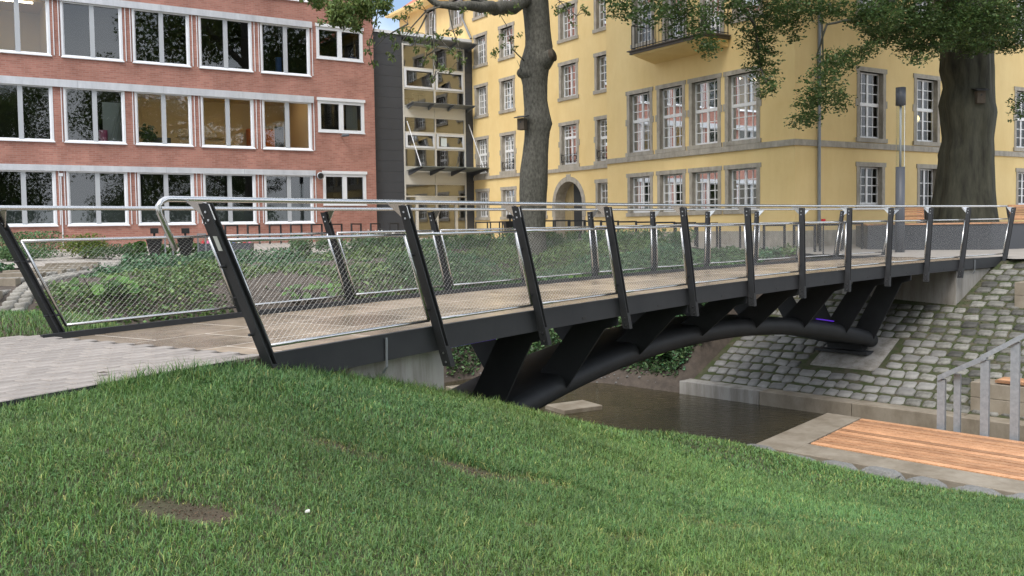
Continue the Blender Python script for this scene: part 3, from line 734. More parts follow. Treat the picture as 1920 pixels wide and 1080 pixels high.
def brick_window(x0, x1, z0, z1, r, c):
    fw = .085; d = .01
    m = MB()
    for a, b, e, g in ((x0+.01,x0+fw,z0+.05,z1),(x1-fw,x1-.01,z0+.05,z1)): m.box(a,b,-d,.11,e,g)
    m.box(x0+fw,x1-fw,-d+.002,.11,z1-.055,z1)
    # projecting sill with splayed ends
    m.hexa([(x0-.02,-.07,z0),(x1+.02,-.07,z0),(x1+.02,.10,z0),(x0-.02,.10,z0),(x0-.02,-.07,z0+.03),(x1+.02,-.07,z0+.03),(x1-fw,.05,z0+.13),(x0+fw,.05,z0+.13)])
    # inner splay of the jambs
    m.hexa([(x0+fw,-d,z0+.1),(x0+fw+.10,.06,z0+.16),(x0+fw+.10,.10,z0+.16),(x0+fw,.10,z0+.1),(x0+fw,-d,z1-.05),(x0+fw+.10,.06,z1-.05),(x0+fw+.10,.10,z1-.05),(x0+fw,.10,z1-.05)] if False else
           [(x0+fw,.03,z0+.1),(x0+fw+.05,.05,z0+.1),(x0+fw+.05,.10,z0+.1),(x0+fw,.10,z0+.1),(x0+fw,.03,z1-.05),(x0+fw+.05,.05,z1-.05),(x0+fw+.05,.10,z1-.05),(x0+fw,.10,z1-.05)])
    m.hexa([(x1-fw-.05,.05,z0+.1),(x1-fw,.03,z0+.1),(x1-fw,.10,z0+.1),(x1-fw-.05,.10,z0+.1),(x1-fw-.05,.05,z1-.05),(x1-fw,.03,z1-.05),(x1-fw,.10,z1-.05),(x1-fw-.05,.10,z1-.05)])
    w_ = obj('window', m, M['white'], brick, world=False)
    xm = (x0+x1)/2
    mm = MB(); mm.box(xm-.085,xm+.085,.0,.10,z0+.06,z1-.056)
    if r == 0 and c >= 0: mm.box(x0+.12,xm-.09,.03,.07,z0+.62,z0+.635); mm.box(xm+.09,x1-.12,.03,.07,z0+.62,z0+.635)
    obj('mullion', mm, M['greyframe'] if c >= 0 else M['white'], w_, world=False)
    if (r, c) == (1, 0):                                     # one casement stands ajar
        obj('pane', MB().quad((x0+.10,.075,z0+.10),(xm-.06,.075,z0+.10),(xm-.06,.075,z1-.06),(x0+.10,.075,z1-.06)), M['glass'], w_, world=False)
        obj('open_casement', MB().box(xm+.07,xm+.11,.08,.55,z0+.1,z1-.06).box(xm+.105,xm+.125,.06,.12,z0+.1,z1-.06), M['greyframe'], w_, world=False)
    else:
        for a, b in ((x0+.10,xm-.06),(xm+.06,x1-.10)):
            obj('pane', MB().quad((a,.075,z0+.10),(b,.075,z0+.10),(b,.075,z1-.06),(a,.075,z1-.06)), M['glass'], w_, world=False)
    if r == 0 and c >= 0:                                    # frosted lower band
        obj('privacy_film', MB().quad((x0+.12,.085,z0+.10),(xm-.08,.085,z0+.10),(xm-.08,.085,z0+.80),(x0+.12,.085,z0+.80)).quad((xm+.08,.085,z0+.10),(x1-.12,.085,z0+.10),(x1-.12,.085,z0+.80),(xm+.08,.085,z0+.80)), M['film'], w_, world=False)
M['film'] = mat('frosted_film', (.16, .185, .18), .7, var=.1)
def small_window(x0, x1, z0, z1, r, c):
    m = MB(); fw = .14; xm = (x0+x1)/2
    m.box(x0,x0+fw,-.012,.10,z0,z1); m.box(x1-fw,x1,-.012,.10,z0,z1); m.box(x0+fw,x1-fw,-.012,.10,z0,z0+fw*.8); m.box(x0+fw,x1-fw,-.012,.10,z1-fw*.9,z1); m.box(xm-.1,xm+.1,-.010,.10,z0+fw*.8,z1-fw*.9)
    m.box(x0-.04,x1+.04,-.07,-.014,z1,z1+.13); m.box(x0-.02,x1+.02,-.05,-.014,z0-.04,z0)
    w_ = obj('window', m, M['white'], brick, world=False)
    for a, b in ((x0+fw-.01,xm-.09),(xm+.09,x1-fw+.01)): obj('pane', MB().quad((a,.07,z0+.1),(b,.07,z0+.1),(b,.07,z1-.11),(a,.07,z1-.11)), M['glass'], w_, world=False)
for h in wins: brick_window(*h)
for h in small: small_window(*h)
for zb_, zt_ in ((3.38,3.61),(6.60,6.885),(9.90,10.16)):
    for k in range(8):
        xa, xb = -2.97-3.2*(k+1), -2.97-3.2*k-.006
        obj('lintel_panel', MB().box(max(xa, LEFT),xb,-.11,.02,zb_,zt_), M['alu'], brick, world=False)
for r, (za, zb_) in enumerate(((1.3,3.38),(4.5,6.6),(7.8,9.9))):
    for c in range(9):
        for k in (0, 1):
            if r == 1 and k == 0 and c > 2: continue
            x = -3.06-2.595*c + (.10 if k == 0 else .285)
            if c == 0 and k == 1: continue
            obj('conduit', MB().box(x-.014,x+.014,-.03,-.002,za,zb_), M['white'], brick, world=False)
obj('conduit', MB().box(-13.30,-13.265,-.05,-.002,.5,3.3).box(-13.36,-13.20,-.06,-.003,3.18,3.30), M['white'], brick, world=False)
# rooms behind the glass
def room(name, x0, x1, z0, z1, y1, mtl, light=False, extra=()):
    m = MB(); y0 = .13
    m.quad((x0,y1,z0),(x1,y1,z0),(x1,y1,z1),(x0,y1,z1)); m.quad((x0,y0,z0),(x0,y1,z0),(x0,y1,z1),(x0,y0,z1)); m.quad((x1,y1,z0),(x1,y0,z0),(x1,y0,z1),(x1,y1,z1)); m.quad((x0,y0,z1),(x0,y1,z1),(x1,y1,z1),(x1,y0,z1)); m.quad((x0,y1,z0),(x0,y0,z0),(x1,y0,z0),(x1,y1,z0))
    o = obj(name, m, mtl, brick, world=False)
    if light:
        for k in range(max(1, int((x1-x0)/2.4))):
            xc = x0+(k+.5)*(x1-x0)/max(1, int((x1-x0)/2.4))
            obj('ceiling_lamp', MB().box(xc-.75,xc+.75,1.6,1.68,z1-.16,z1-.11), M['tube'], o, world=False)
    return o
for zf_, zc in ((.7,3.7),(3.9,6.95),(7.2,10.2),(10.4,13.4)):
    for c in range(10):
        pass
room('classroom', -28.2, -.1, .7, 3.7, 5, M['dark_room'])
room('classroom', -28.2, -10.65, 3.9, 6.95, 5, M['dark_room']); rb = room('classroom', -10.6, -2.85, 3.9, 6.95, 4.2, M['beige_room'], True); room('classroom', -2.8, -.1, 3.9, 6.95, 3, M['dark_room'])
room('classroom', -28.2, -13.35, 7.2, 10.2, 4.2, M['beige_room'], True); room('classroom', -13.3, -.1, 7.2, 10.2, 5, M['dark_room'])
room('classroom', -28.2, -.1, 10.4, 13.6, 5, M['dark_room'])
obj('cabinet', MB().box(-4.75,-3.55,3.6,4.1,4.2,5.75), M['orange'], brick, world=False)
obj('door_leaf', MB().box(-3.35,-2.95,4.05,4.15,3.95,5.95), M['clad'], brick, world=False)
obj('dark_shelf', MB().box(-9.3,-8.35,3.4,4.0,3.95,5.15), M['clad'], brick, world=False)
obj('wall_ledge', MB().box(-7.9,-5.8,4.08,4.18,5.25,5.32), M['door'], brick, world=False)
obj('bucket', MB().tube([(-11.65,.35,4.6),(-11.65,.35,5.05)], .17, 14), M['pink'], brick, world=False)
obj('ladder', MB().tube([(-11.35,.5,4.5),(-10.98,.5,6.0)], .035, 6).tube([(-11.15,.6,4.5),(-10.92,.6,5.7)], .035, 6), M['curtain'], brick, world=False)
obj('curtain', MB().quad((-11.6,.6,4.6),(-10.9,.6,4.6),(-10.9,.6,6.2),(-11.6,.6,6.2)), M['curtain'], brick, world=False)
obj('curtain', MB().quad((-1.25,.4,5.4),(-.7,.4,5.4),(-.7,.4,6.7),(-1.25,.4,6.7)), M['curtain'], brick, world=False)
obj('box_on_sill', MB().box(-4.5,-4.28,.3,.45,7.85,8.55), M['bluebox'], brick, world=False)
obj('box_on_sill', MB().box(-1.1,-.75,.2,.4,8.72,8.84), M['bluebox'], brick, world=False)
pv, pf, pt = leaves(in_ellipsoid(260, (-9.9,.75,5.0), (.42,.3,.42)), .16, .5, 1.2)
o = np_mesh('pot_plant', pv, pf, M['ivy'], None, tint=pt); o.parent = brick
# things fixed to the brick wall
hn = thing('siren_horn', PB+SU*-2.86+SV*-.12+Vector((0,0,3.36)), 'small round loudspeaker horn fixed to the brick wall above the ground floor', 'loudspeaker', AZ)
obj('horn', MB().tube([(0,0,0),(0,-.14,0),(0,-.26,0)], [.05,.09,.17], 16), M['greyframe'], hn, world=False, smooth=True); obj('mouth', MB().tube([(0,-.262,0),(0,-.266,0)], .13, 16), M['black'], hn, world=False); obj('arm', MB().box(-.02,.02,-.02,.13,-.05,.05), M['steel'], hn, world=False)
fl = thing('floodlight', PB+SU*-1.62+SV*-.05+Vector((0,0,5.2)), 'small grey floodlight under the first-floor window near the brick corner', 'floodlight', AZ)
obj('arm', MB().box(-.1,-.06,-.2,.05,-.02,.02), M['zinc'], fl, world=False); obj('housing', MB().tube([(-.12,-.2,0),(.18,-.3,.03)], [.08,.06], 10), M['lampgrey'], fl, world=False)

# ================================================================== GLAZED STAIR LINK
PLK = PB+SV*.3
link = thing('stair_link', PLK, 'dark grey clad stair tower with tall glazing between brick and yellow buildings', 'building', AZ)
for bb in ((.03,1.62,.06,9),(5.02,5.55,.06,9),(1.622,5.018,3.2,9)): obj('core_wall', MB().box(*bb,-.5,10.1), M['clad'], link, world=False)
obj('roof', MB().box(.0,5.6,-.06,9.2,10.12,10.26), M['white'], link, world=False)
for k in range(21):
    z0 = -.3+k*.497; z1 = min(z0+.49, 10.1)
    obj('cladding_panel', MB().box(.035,1.60,0,.05,z0,z1), M['clad'], link, world=False); obj('cladding_panel', MB().box(5.04,5.545,0,.05,z0,z1), M['clad'], link, world=False)
g = MB()
for x in (1.64, 3.33, 4.98): g.box(x-.035,x+.035,-.02,.08,.45,9.75)
for z in (9.70,8.62,7.62,6.80,6.30,5.56,4.78,3.90,3.10,2.50): g.box(1.676,3.294,-.015,.08,z-.035,z+.035).box(3.366,4.944,-.015,.08,z-.035,z+.035)
obj('glazing_frame', g, M['cream_alu'], link, world=False)
def tilt(x0, x1, z0, z1):
    m = MB(); t = .22
    def q(a0,a1,b0,b1): m.hexa([(a0,-.05-t*(1-(b0-z0)/(z1-z0))*0,b0),(a1,-.05,b0),(a1,.0,b0),(a0,.0,b0),(a0,-.05,b1),(a1,-.05,b1),(a1,.0,b1),(a0,.0,b1)])
    q(x0,x0+.1,z0,z1); q(x1-.1,x1,z0,z1); q(x0+.1,x1-.1,z0,z0+.1); q(x0+.1,x1-.1,z1-.1,z1)
    o = obj('opening_light', m, M['white'], link, world=False)
    obj('pane', MB().quad((x0+.1,.02,z0+.1),(x1-.1,-.07,z0+.1),(x1-.1,.09,z1-.1),(x0+.1,.05,z1-.1)), M['glass_link'], o, world=False)
for z0, z1 in ((7.66,8.58),(4.82,5.52)):
    tilt(1.70,3.27,z0,z1); tilt(3.39,4.92,z0,z1)
for x0, x1 in ((1.68,3.29),(3.37,4.94)):
    for z0, z1 in ((8.66,9.66),(6.84,7.58),(5.60,6.26),(3.94,4.74),(2.54,3.06)):
        obj('pane', MB().quad((x0,.03,z0),(x1,.03,z0),(x1,.03,z1),(x0,.03,z1)), M['glass_link'], link, world=False)
    obj('spandrel', MB().box(x0,x1,.0,.05,6.34,6.76), M['cream_alu'], link, world=False)
    obj('spandrel', MB().box(x0,x1,.0,.05,3.14,3.86), M['cream_alu'], link, world=False)
d = MB()
for x in (2.25,3.33,4.42): d.box(x-.07,x+.07,-.03,.06,.3,2.46)
d.box(2.32,3.26,-.03,.06,2.3,2.46).box(3.40,4.35,-.03,.06,2.3,2.46).box(2.32,3.26,-.03,.06,.3,.5).box(3.40,4.35,-.03,.06,.3,.5)
dr = obj('entrance_door', d, M['cream_alu'], link, world=False)
for x0, x1 in ((1.68,2.18),(2.32,3.26),(3.40,4.35),(4.49,4.94)): obj('pane', MB().quad((x0,.02,.45),(x1,.02,.45),(x1,.02,2.45),(x0,.02,2.45)), M['glass_link'], dr, world=False)
for z in (.35,3.6,6.6,9.9): obj('floor_slab', MB().box(1.66,5.0,.3,3.1,z-.15,z), M['curtain'], link, world=False)
obj('back_wall', MB().quad((1.64,3.15,.3),(5.0,3.15,.3),(5.0,3.15,9.9),(1.64,3.15,9.9)), mat('stair_wall', (.56, .54, .47), .9), link, world=False)
for x, y, h in ((2.4,1,.65),(2.9,.9,.9)): obj('stool_leg', MB().tube([(x,y,6.6),(x,y,6.6+h)],.02,6), M['clad'], obj('stool_top', MB().tube([(x,y,6.6+h),(x,y,6.65+h)],.29,12), M['clad'], link, world=False), world=False)
obj('notice', MB().quad((3.62,.0,4.95),(3.95,.0,4.93),(3.95,.0,5.35),(3.62,.0,5.37)), M['paper'], link, world=False)
for z, dep, th_, x0, x1 in ((9.78,.85,.06,2.0,5.35),(6.80,.7,.05,1.75,5.25),(3.72,1.5,.08,1.72,5.45)):
    c = thing('canopy', PLK+SU*1.7+Vector((0,0,z)), {9.78:'thin metal sunshade canopy at the top of the stair tower glazing',6.80:'middle metal sunshade canopy across the stair tower glazing',3.72:'dark glass and steel entrance canopy hung on two rods'}[z], 'canopy', AZ)
    obj('sheet', MB().hexa([(x0-1.7,-dep,.10),(x1-1.7,-dep,.10),(x1-1.7,-.03,.0),(x0-1.7,-.03,.0),(x0-1.7,-dep,.10+th_*.5),(x1-1.7,-dep,.10+th_*.5),(x1-1.7,-.03,.03),(x0-1.7,-.03,.03)]), M['zinc'] if z > 4 else M['film'], c, world=False)
    for k in range(4):
        x = x0-1.7+.12+k*(x1-x0-.24)/3
        obj('bracket', MB().hexa([(x-.03,-dep+.05,.04),(x+.03,-dep+.05,.04),(x+.03,-.03,-.22 if z < 4 else -.15),(x-.03,-.03,-.22 if z < 4 else -.15),(x-.03,-dep+.05,.095),(x+.03,-dep+.05,.095),(x+.03,-.03,-.004),(x-.03,-.03,-.004)]), M['clad'] if z < 4 else M['zinc'], c, world=False)
    if z < 4:
        for x in (.1, 3.5): obj('rod', MB().tube([(x,-.02,2.35),(x,-dep+.1,.1)], .022, 6), M['white'], c, world=False)

# ================================================================== YELLOW BUILDING (right)
PC = Vector((8.893, 28.970, 0))
yel = thing('yellow_building', PC, 'tall yellow rendered building with grey stone window surrounds and white muntin windows', 'building', AZ)
YTOP, YB = 12.9, -.3
def FM(face, off):
    return (lambda a, d, z: (off+d, a, z)) if face == 'L' else (lambda a, d, z: (a, off+d, z))
def fbox(m, P, a0, a1, d0, d1, z0, z1):
    return m.hexa([P(a0,d0,z0),P(a1,d0,z0),P(a1,d1,z0),P(a0,d1,z0),P(a0,d0,z1),P(a1,d0,z1),P(a1,d1,z1),P(a0,d1,z1)])
def ywin(face, off, a0, a1, z0, z1, rows=4, transom=None, lintel=True, sill=True, cols=2, ears=False, ajar=False, amax=None):
    """a0..z1: outer edge of the stone surround"""
    P = FM(face, off); j = .17; o0, o1, p0, p1 = a0+j, a1-j, z0+(.14 if sill else 0), z1-.15
    e = amax if amax else -1e9
    ms = MB(); rct = lambda d, i: [P(q[0], d, q[1]) for q in ([(a0+.02,p0),(a1-.02,p0),(a1-.02,p1),(a0+.02,p1)] if i == 0 else [(o0,p0),(o1,p0),(o1,p1),(o0,p1)])]
    ms.v = rct(-.018,0)+rct(-.018,1)+rct(.24,1)+rct(.24,0)
    for g0, g1 in ((0,4),(4,8),(8,12),(12,0)):
        ms.f += [(g0+k, g0+(k+1)%4, g1+(k+1)%4, g1+k) for k in (1, 3)] if g0 in (0, 8) else [(g0+k, g0+(k+1)%4, g1+(k+1)%4, g1+k) for k in range(4)]
    wn = obj('window', ms, M['stone'], yel, world=False)
    obj('lintel', fbox(MB(), P, a0-.03, a1+.03, -.030, .24, p1, z1), M['stone'], wn, world=False)
    if sill: obj('sill', fbox(MB(), P, a0-.04, a1+.04, -.055, .24, z0, p0), M['stone'], wn, world=False)
    if ears:
        zc = (z0+z1)/2+.05; 
        for e0, e1 in ((a0-.05, a0+.06), (a1-.06, a1+.05)): obj('stone_block', fbox(MB(), P, e0, e1, -.024, .02, zc-.12, zc+.12), M['stone'], wn, world=False)
    sm_ = MB(); f = .05; am = (o0+o1)/2; D0, D1 = .155, .20
    fbox(sm_, P, o0, o0+f, D0, D1, p0, p1); fbox(sm_, P, o1-f, o1, D0, D1, p0, p1); fbox(sm_, P, o0+f, o1-f, D0, D1, p0, p0+.08); fbox(sm_, P, o0+f, o1-f, D0, D1, p1-f, p1)
    secs = [(p0+.08, p1-f, rows)]
    if transom:
        fbox(sm_, P, o0+f, o1-f, D0-.02, D1, transom-.06, transom+.05); secs = [(p0+.08, transom-.06, rows), (transom+.05, p1-f, rows)]
    for q0, q1, n in secs:
        fbox(sm_, P, am-.045, am+.045, D0, D1, q0, q1)
        for c0, c1 in ((o0+f, am-.045), (am+.045, o1-f)):
            for k in range(1, cols): xx = c0+(c1-c0)*k/cols; fbox(sm_, P, xx-.014, xx+.014, D0+.01, D1-.01, q0, q1)
            for k in range(1, n): zz = q0+(q1-q0)*k/n; fbox(sm_, P, c0, c1, D0+.011, D1-.011, zz-.014, zz+.014)
    obj('sash', sm_, M['sash'], wn, world=False)
    if ajar:                                             # lower casement tilted inwards
        q0, q1, n = secs[0]; c0, c1 = (am+.02, o1-f) if face == 'L' else (o0+f, am-.02)
        aj = MB(); Pt = lambda a, z: P(a, D1+.005+.22*(z-q0)/(q1-q0), z)
        def bar(a_0, a_1, z_0, z_1): aj.hexa([Pt(a_0,z_0),Pt(a_1,z_0),tuple(Vector(Pt(a_1,z_0))+Vector(P(0,.03,0))-Vector(P(0,0,0))),tuple(Vector(Pt(a_0,z_0))+Vector(P(0,.03,0))-Vector(P(0,0,0))),Pt(a_0,z_1),Pt(a_1,z_1),tuple(Vector(Pt(a_1,z_1))+Vector(P(0,.03,0))-Vector(P(0,0,0))),tuple(Vector(Pt(a_0,z_1))+Vector(P(0,.03,0))-Vector(P(0,0,0)))])
        bar(c0,c0+.05,q0,q1); bar(c1-.05,c1,q0,q1); bar(c0,c1,q0,q0+.05); bar(c0,c1,q1-.05,q1); bar((c0+c1)/2-.014,(c0+c1)/2+.014,q0,q1)
        obj('tilted_casement', aj, M['sash'], wn, world=False)
    g_ = MB(); c = [P(o0,D1-.02,p0),P(o1,D1-.02,p0),P(o1,D1-.02,p1),P(o0,D1-.02,p1)]; g_.quad(*c)
    obj('pane', g_, M['glass_old'], wn, world=False)
    HOLES.setdefault((face, off), []).append((o0-.001, o1+.001, p0-.001, p1+.001))
    return wn
HOLES = {}
# left block, face towards the brick building
for k, a in enumerate((1.38, 3.11, 4.84, 6.57)):
    a1_ = (2.96, 4.68, 6.36, 8.06)[k]
    ywin('L', 0, a, a1_, 1.30, 2.95, 4)
    ywin('L', 0, a, a1_, 3.60, 6.09, 3, 4.93, ears=True, ajar=k in (1, 3))
ywin('L', 0, 6.42, 7.72, 7.67, 10.1, 4, 9.2); ywin('L', 0, 1.25, 2.62, 7.63, 10.1, 4, 9.2)
for a, b in ((4.72, 6.02), (2.95, 4.12)): ywin('L', 0, a, b, 7.22, 10.1, 4, 9.2, sill=False)
for a, b in ((1.38,2.96),(3.11,4.68),(4.84,6.36),(6.57,8.06)): ywin('L', 0, a, b, 10.7, 12.5, 4)
# right face
ywin('R', 0, 3.03, 4.58, 1.40, 2.96, 4)
for b in (9.4, 12.8, 16.0): ywin('R', 0, b, b+1.5, 1.40, 2.97, 4)
for b in (3.03, 6.16, 9.35, 12.62, 15.8): ywin('R', 0, b, b+1.58, 3.62, 6.10, 3, 4.90, ears=True)
for b in (2.98, 6.16, 9.35, 12.62, 15.8): ywin('R', 0, b, b+1.45, 7.72, 9.9, 4)
ywin('R', 0, 6.38, 7.74, .42, 2.97, 5, sill=False)
# recessed wing
CO = [(18.85, 20.12), (16.45, 17.80), (14.0, 15.35), (11.62, 13.02), (9.15, 10.55)]
for k, (a, b) in enumerate(CO):
    if k not in (2, 3): ywin('L', .4, a, b, 1.32, 2.86, 4)
    if k == 2: ywin('L', .4, a, b, 1.32, 2.86, 4)
    ywin('L', .4, a, b, 3.46, 5.42, 3, 4.55 if k != 3 else 4.75, ears=True, sill=True, ajar=k in (0, 1))
    ywin('L', .4, a, b, 6.33, 7.98, 4, ajar=k in (3, 4)); ywin('L', .4, a, b, 8.80, 10.43, 4); ywin('L', .4, a, b, 11.14, 12.6, 3)
for a in (21.2, 23.9): ywin('L', .4, a, a+1.3, 11.12, 12.7, 3)
# balconettes in front of the first-floor windows of the wing
for (a, b) in CO[:2]+CO[3:]:
    m_ = MB(); P = FM('L', .4); r = .012
    for zz in (3.72, 4.02): m_.tube([P(a+.14,-.03,zz),P(b-.14,-.03,zz)], r, 6)
    for k in range(4):
        cx = a+.28+k*(b-a-.56)/3; m_.tube([P(cx+.11*math.cos(t*.524),-.03,3.87+.13*math.sin(t*.524)) for t in range(13)], .009, 5, False)
    for e_ in (a+.15, b-.15): m_.tube([P(e_,.05,3.70),P(e_,-.03,3.70),P(e_,-.03,4.10)], r, 6)
    obj('window_guard', m_, M['steel'], yel, world=False)
# gate arch
AC, AR, ASP = 12.395, .96, 1.92
m_ = MB(); hl = [(AC-AR-.02, AC+AR+.02, YB, ASP+AR+.20)]
HOLES[('L', .4)] += [(AC-AR-.14, AC+AR+.14, YB, ASP+AR+.13)]
wl = MB()
wall_holes(wl, 0, 9.27, YB, YTOP, HOLES[('L', 0)], .2, 'x', 0., rev=False)
wall_holes(wl, 9.0, 28.3, YB, YTOP, HOLES[('L', .4)], .2, 'x', .4, rev=False)
wall_holes(wl, 0, 24, YB, YTOP, HOLES[('R', 0)], .2, 'y', 0., rev=False)
wl.quad((0,9.27,YB),(.4,9.27,YB),(.4,9.27,YTOP),(0,9.27,YTOP)); wl.quad((.4,28.3,YB),(13,28.3,YB),(13,28.3,YTOP),(.4,28.3,YTOP)); wl.quad((24,0,YB),(24,13,YB),(24,13,YTOP),(24,0,YTOP)); wl.quad((24,13,YB),(13,13,YB),(13,13,YTOP),(24,13,YTOP)); wl.quad((13,13,YB),(13,28.3,YB),(13,28.3,YTOP),(13,13,YTOP))
obj('wall', wl, M['yellow'], yel, world=False)
# spandrel pieces that fill the square hole round the arch, ring of voussoirs, jamb blocks
P = FM('L', .4); N = 14; R1 = AR+.20
fill = MB(); zt = ASP+AR+.13
for k in range(N):
    t0, t1 = math.pi*k/N, math.pi*(k+1)/N
    p0_, p1_ = (AC+R1*math.cos(t0), ASP+R1*math.sin(t0)), (AC+R1*math.cos(t1), ASP+R1*math.sin(t1))
    def lim(p): return (min(max(p[0], AC-AR-.14), AC+AR+.14), min(p[1], zt))
    a_, b_2 = lim(p0_), lim(p1_); top0 = (a_[0], zt); top1 = (b_2[0], zt)
    if abs(a_[0]-b_2[0]) > 1e-4: fill.quad(P(a_[0],0,a_[1]),P(b_2[0],0,b_2[1]),P(top1[0],0,top1[1]),P(top0[0],0,top0[1]))
obj('arch_spandrel', fill, M['yellow'], yel, world=False)
for k in range(N-1):
    t0, t1 = math.pi*k/(N-1)+.004, math.pi*(k+1)/(N-1)-.004; ro, ri = AR+.21, AR; z_off = .10 if k == (N-1)//2 else 0
    q = [(AC+r*math.cos(t), ASP+r*math.sin(t)) for r, t in ((ri,t0),(ro+z_off,t0),(ro+z_off,t1),(ri,t1))]
    v_ = MB(); v_.hexa([P(q[0][0],-.03,q[0][1]),P(q[1][0],-.03,q[1][1]),P(q[1][0],.5,q[1][1]),P(q[0][0],.5,q[0][1]),P(q[3][0],-.03,q[3][1]),P(q[2][0],-.03,q[2][1]),P(q[2][0],.5,q[2][1]),P(q[3][0],.5,q[3][1])])
    obj('arch_stone', v_, M['stone'], yel, world=False)
for sgn in (-1, 1):
    for k in range(4):
        z0_ = YB+k*(ASP-YB)/4; e0, e1 = sorted((AC+sgn*AR, AC+sgn*(AR+.19+.05*(k % 2))))
        obj('jamb_stone', fbox(MB(), P, e0, e1, -.03, .5, z0_+.004, z0_+(ASP-YB)/4-.004), M['stone'], yel, world=False)
for k in range(12):
    x0_ = AC-AR+k*2*AR/12
    obj('gate_board', fbox(MB(), P, x0_+.006, x0_+2*AR/12-.006, .50, .55, YB, ASP+AR), M['door'], yel, world=False)
# string course in blocks
def course(face, off, a0, a1, z0, z1, st=1.15):
    P = FM(face, off); n = int((a1-a0)/st)
    for k in range(n):
        obj('string_course_block', fbox(MB(), P, a0+(a1-a0)*k/n+.003, a0+(a1-a0)*(k+1)/n-.003, -.075, .02, z0, z1), M['stone'], yel, world=False)
course('L', 0, -.075, 9.27, 3.40, 3.59); course('R', 0, .0, 23.9, 3.40, 3.59); course('L', .4, 9.3, 20.28, 3.30, 3.455)
for fm, e0, e1 in ((FM('L',0), -.05, 9.30), (FM('L',.4), 9.31, 11.2), (FM('R',0), .0, 6.3)): obj('plinth', fbox(MB(), fm, e0, e1, -.05, .0, YB, .72), M['stone'], yel, world=False)
# rooms
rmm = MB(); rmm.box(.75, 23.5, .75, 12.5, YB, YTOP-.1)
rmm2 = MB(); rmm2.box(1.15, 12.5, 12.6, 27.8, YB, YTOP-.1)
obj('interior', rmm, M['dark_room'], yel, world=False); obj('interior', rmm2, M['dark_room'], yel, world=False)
for k, a in enumerate((1.6, 3.4, 5.1)):
    obj('ceiling_lamp', MB().box(.45,.49,a,a+.75,5.55,5.58).box(.60,.64,a+.1,a+.6,5.2,5.23), M['tube'], yel, world=False)
bm = MB(); 
for k in range(7):
    r0 = .16*math.sin(math.pi*(k+.01)/6.02)
    bm.v += [(7.0+r0*math.cos(j*math.pi/6), .5+r0*math.sin(j*math.pi/6), 4.62-.16*math.cos(math.pi*k/6)) for j in range(12)]
for k in range(6): bm.f += [(k*12+j, k*12+(j+1)%12, k*12+12+(j+1)%12, k*12+12+j) for j in range(12)]
obj('globe_lamp', bm, M['globe'], yel, world=False, smooth=True, label='round yellow globe lamp glowing behind a first-floor window')
# hipped tile roof and eaves
ev = .45; zr = 18.4
r_ = MB(); A0, A1, A2, A3 = (-ev,-ev,YTOP+.12),(13+ev,-ev,YTOP+.12),(13+ev,28.3+ev,YTOP+.12),(.4-ev,28.3+ev,YTOP+.12); T0, T1 = (6.5,6,zr),(6.7,22,zr)
r_.v = [A0,A1,A2,A3,T0,T1]; r_.f = [(0,4,5,3),(0,1,4),(1,2,5,4),(2,3,5),(3,2,1,0)]
r_.v += [(13,-ev,YTOP+.12),(24+ev,-ev,YTOP+.12),(24+ev,13+ev,YTOP+.12),(13,13+ev,YTOP+.12),(6.5,6,zr-.3),(19,6.3,zr-.3)]
r_.f += [(6,7,11,10),(7,8,11),(8,9,10,11),(9,8,7,6)]
obj('roof', r_, M['tile'], yel, world=False)
obj('gutter', MB().tube([(-ev-.05,-ev,YTOP+.08),(.4-ev-.05,28.3+ev,YTOP+.08)], .09, 8), M['zinc'], yel, world=False)
obj('eaves', MB().box(-.35,13.3,-.3,28.6,YTOP-.02,YTOP+.1), M['yellow'], yel, world=False)
obj('downpipe', MB().tube([(1.04,-.10,YTOP),(1.04,-.10,.55)], .055, 10), M['zinc'], yel, world=False); obj('downpipe_shoe', MB().tube([(1.04,-.10,.9),(1.04,-.10,.3)], .062, 10), M['black'], yel, world=False)
obj('downpipe', MB().tube([(.3,21.0,YTOP),(.3,21.0,11.4),(.3,20.2,10.3)], .06, 10), M['zinc'], yel, world=False)
# balcony
bal = thing('balcony', PC+SV*4.6+Vector((0,0,6.9)), 'shallow balcony with dark edge and thin iron railing on the yellow building', 'balcony', AZ)
b0, b1, pr = -1.85, 1.86, 1.15
obj('slab', MB().hexa([(-.02,b0+.0,0),(-.02,b1,0),(-pr+.12,b1-.10,.18),(-pr+.12,b0+.10,.18),(-.02,b0,.24),(-.02,b1,.24),(-pr+.05,b1-.02,.24),(-pr+.05,b0+.02,.24)]), M['yellow'], bal, world=False)
obj('edge_moulding', MB().box(-pr,-.02,b0-.06,b1+.06,.242,.34).box(-pr-.07,-.02,b0-.13,b1+.13,.342,.38), mat('dark_stone', (.13,.115,.10), .8), bal, world=False)
rl = MB(); rail_pts = [(-.05,b0),(-pr+.06,b0),(-pr+.06,b1),(-.05,b1)]
for (x0,y0),(x1,y1) in zip(rail_pts[:-1], rail_pts[1:]):
    for z in (.46, 1.28): rl.tube([(x0,y0,z),(x1,y1,z)], .016, 6)
obj('rail', rl, M['steel'], bal, world=False)
for (x0,y0),(x1,y1) in zip(rail_pts[:-1], rail_pts[1:]):
    L_ = math.hypot(x1-x0,y1-y0); n = int(L_/.16)
    for k in range(n+1):
        t = k/n; obj('baluster', MB().tube([(x0+(x1-x0)*t,y0+(y1-y0)*t,.38),(x0+(x1-x0)*t,y0+(y1-y0)*t,1.28)], .009 if k % 6 else .016, 5), M['steel'], bal, world=False)
wl_ = thing('wall_lamp', PC+SU*7.98+Vector((0,0,2.2)), 'small black wall lamp beside the ground-floor door of the yellow building', 'wall lamp', AZ)
obj('housing', MB().box(-.07,.07,-.16,-.0,-.16,.16), M['black'], wl_, world=False); obj('lens', MB().box(-.05,.05,-.175,-.162,-.12,.12), M['lampcore'], wl_, world=False)

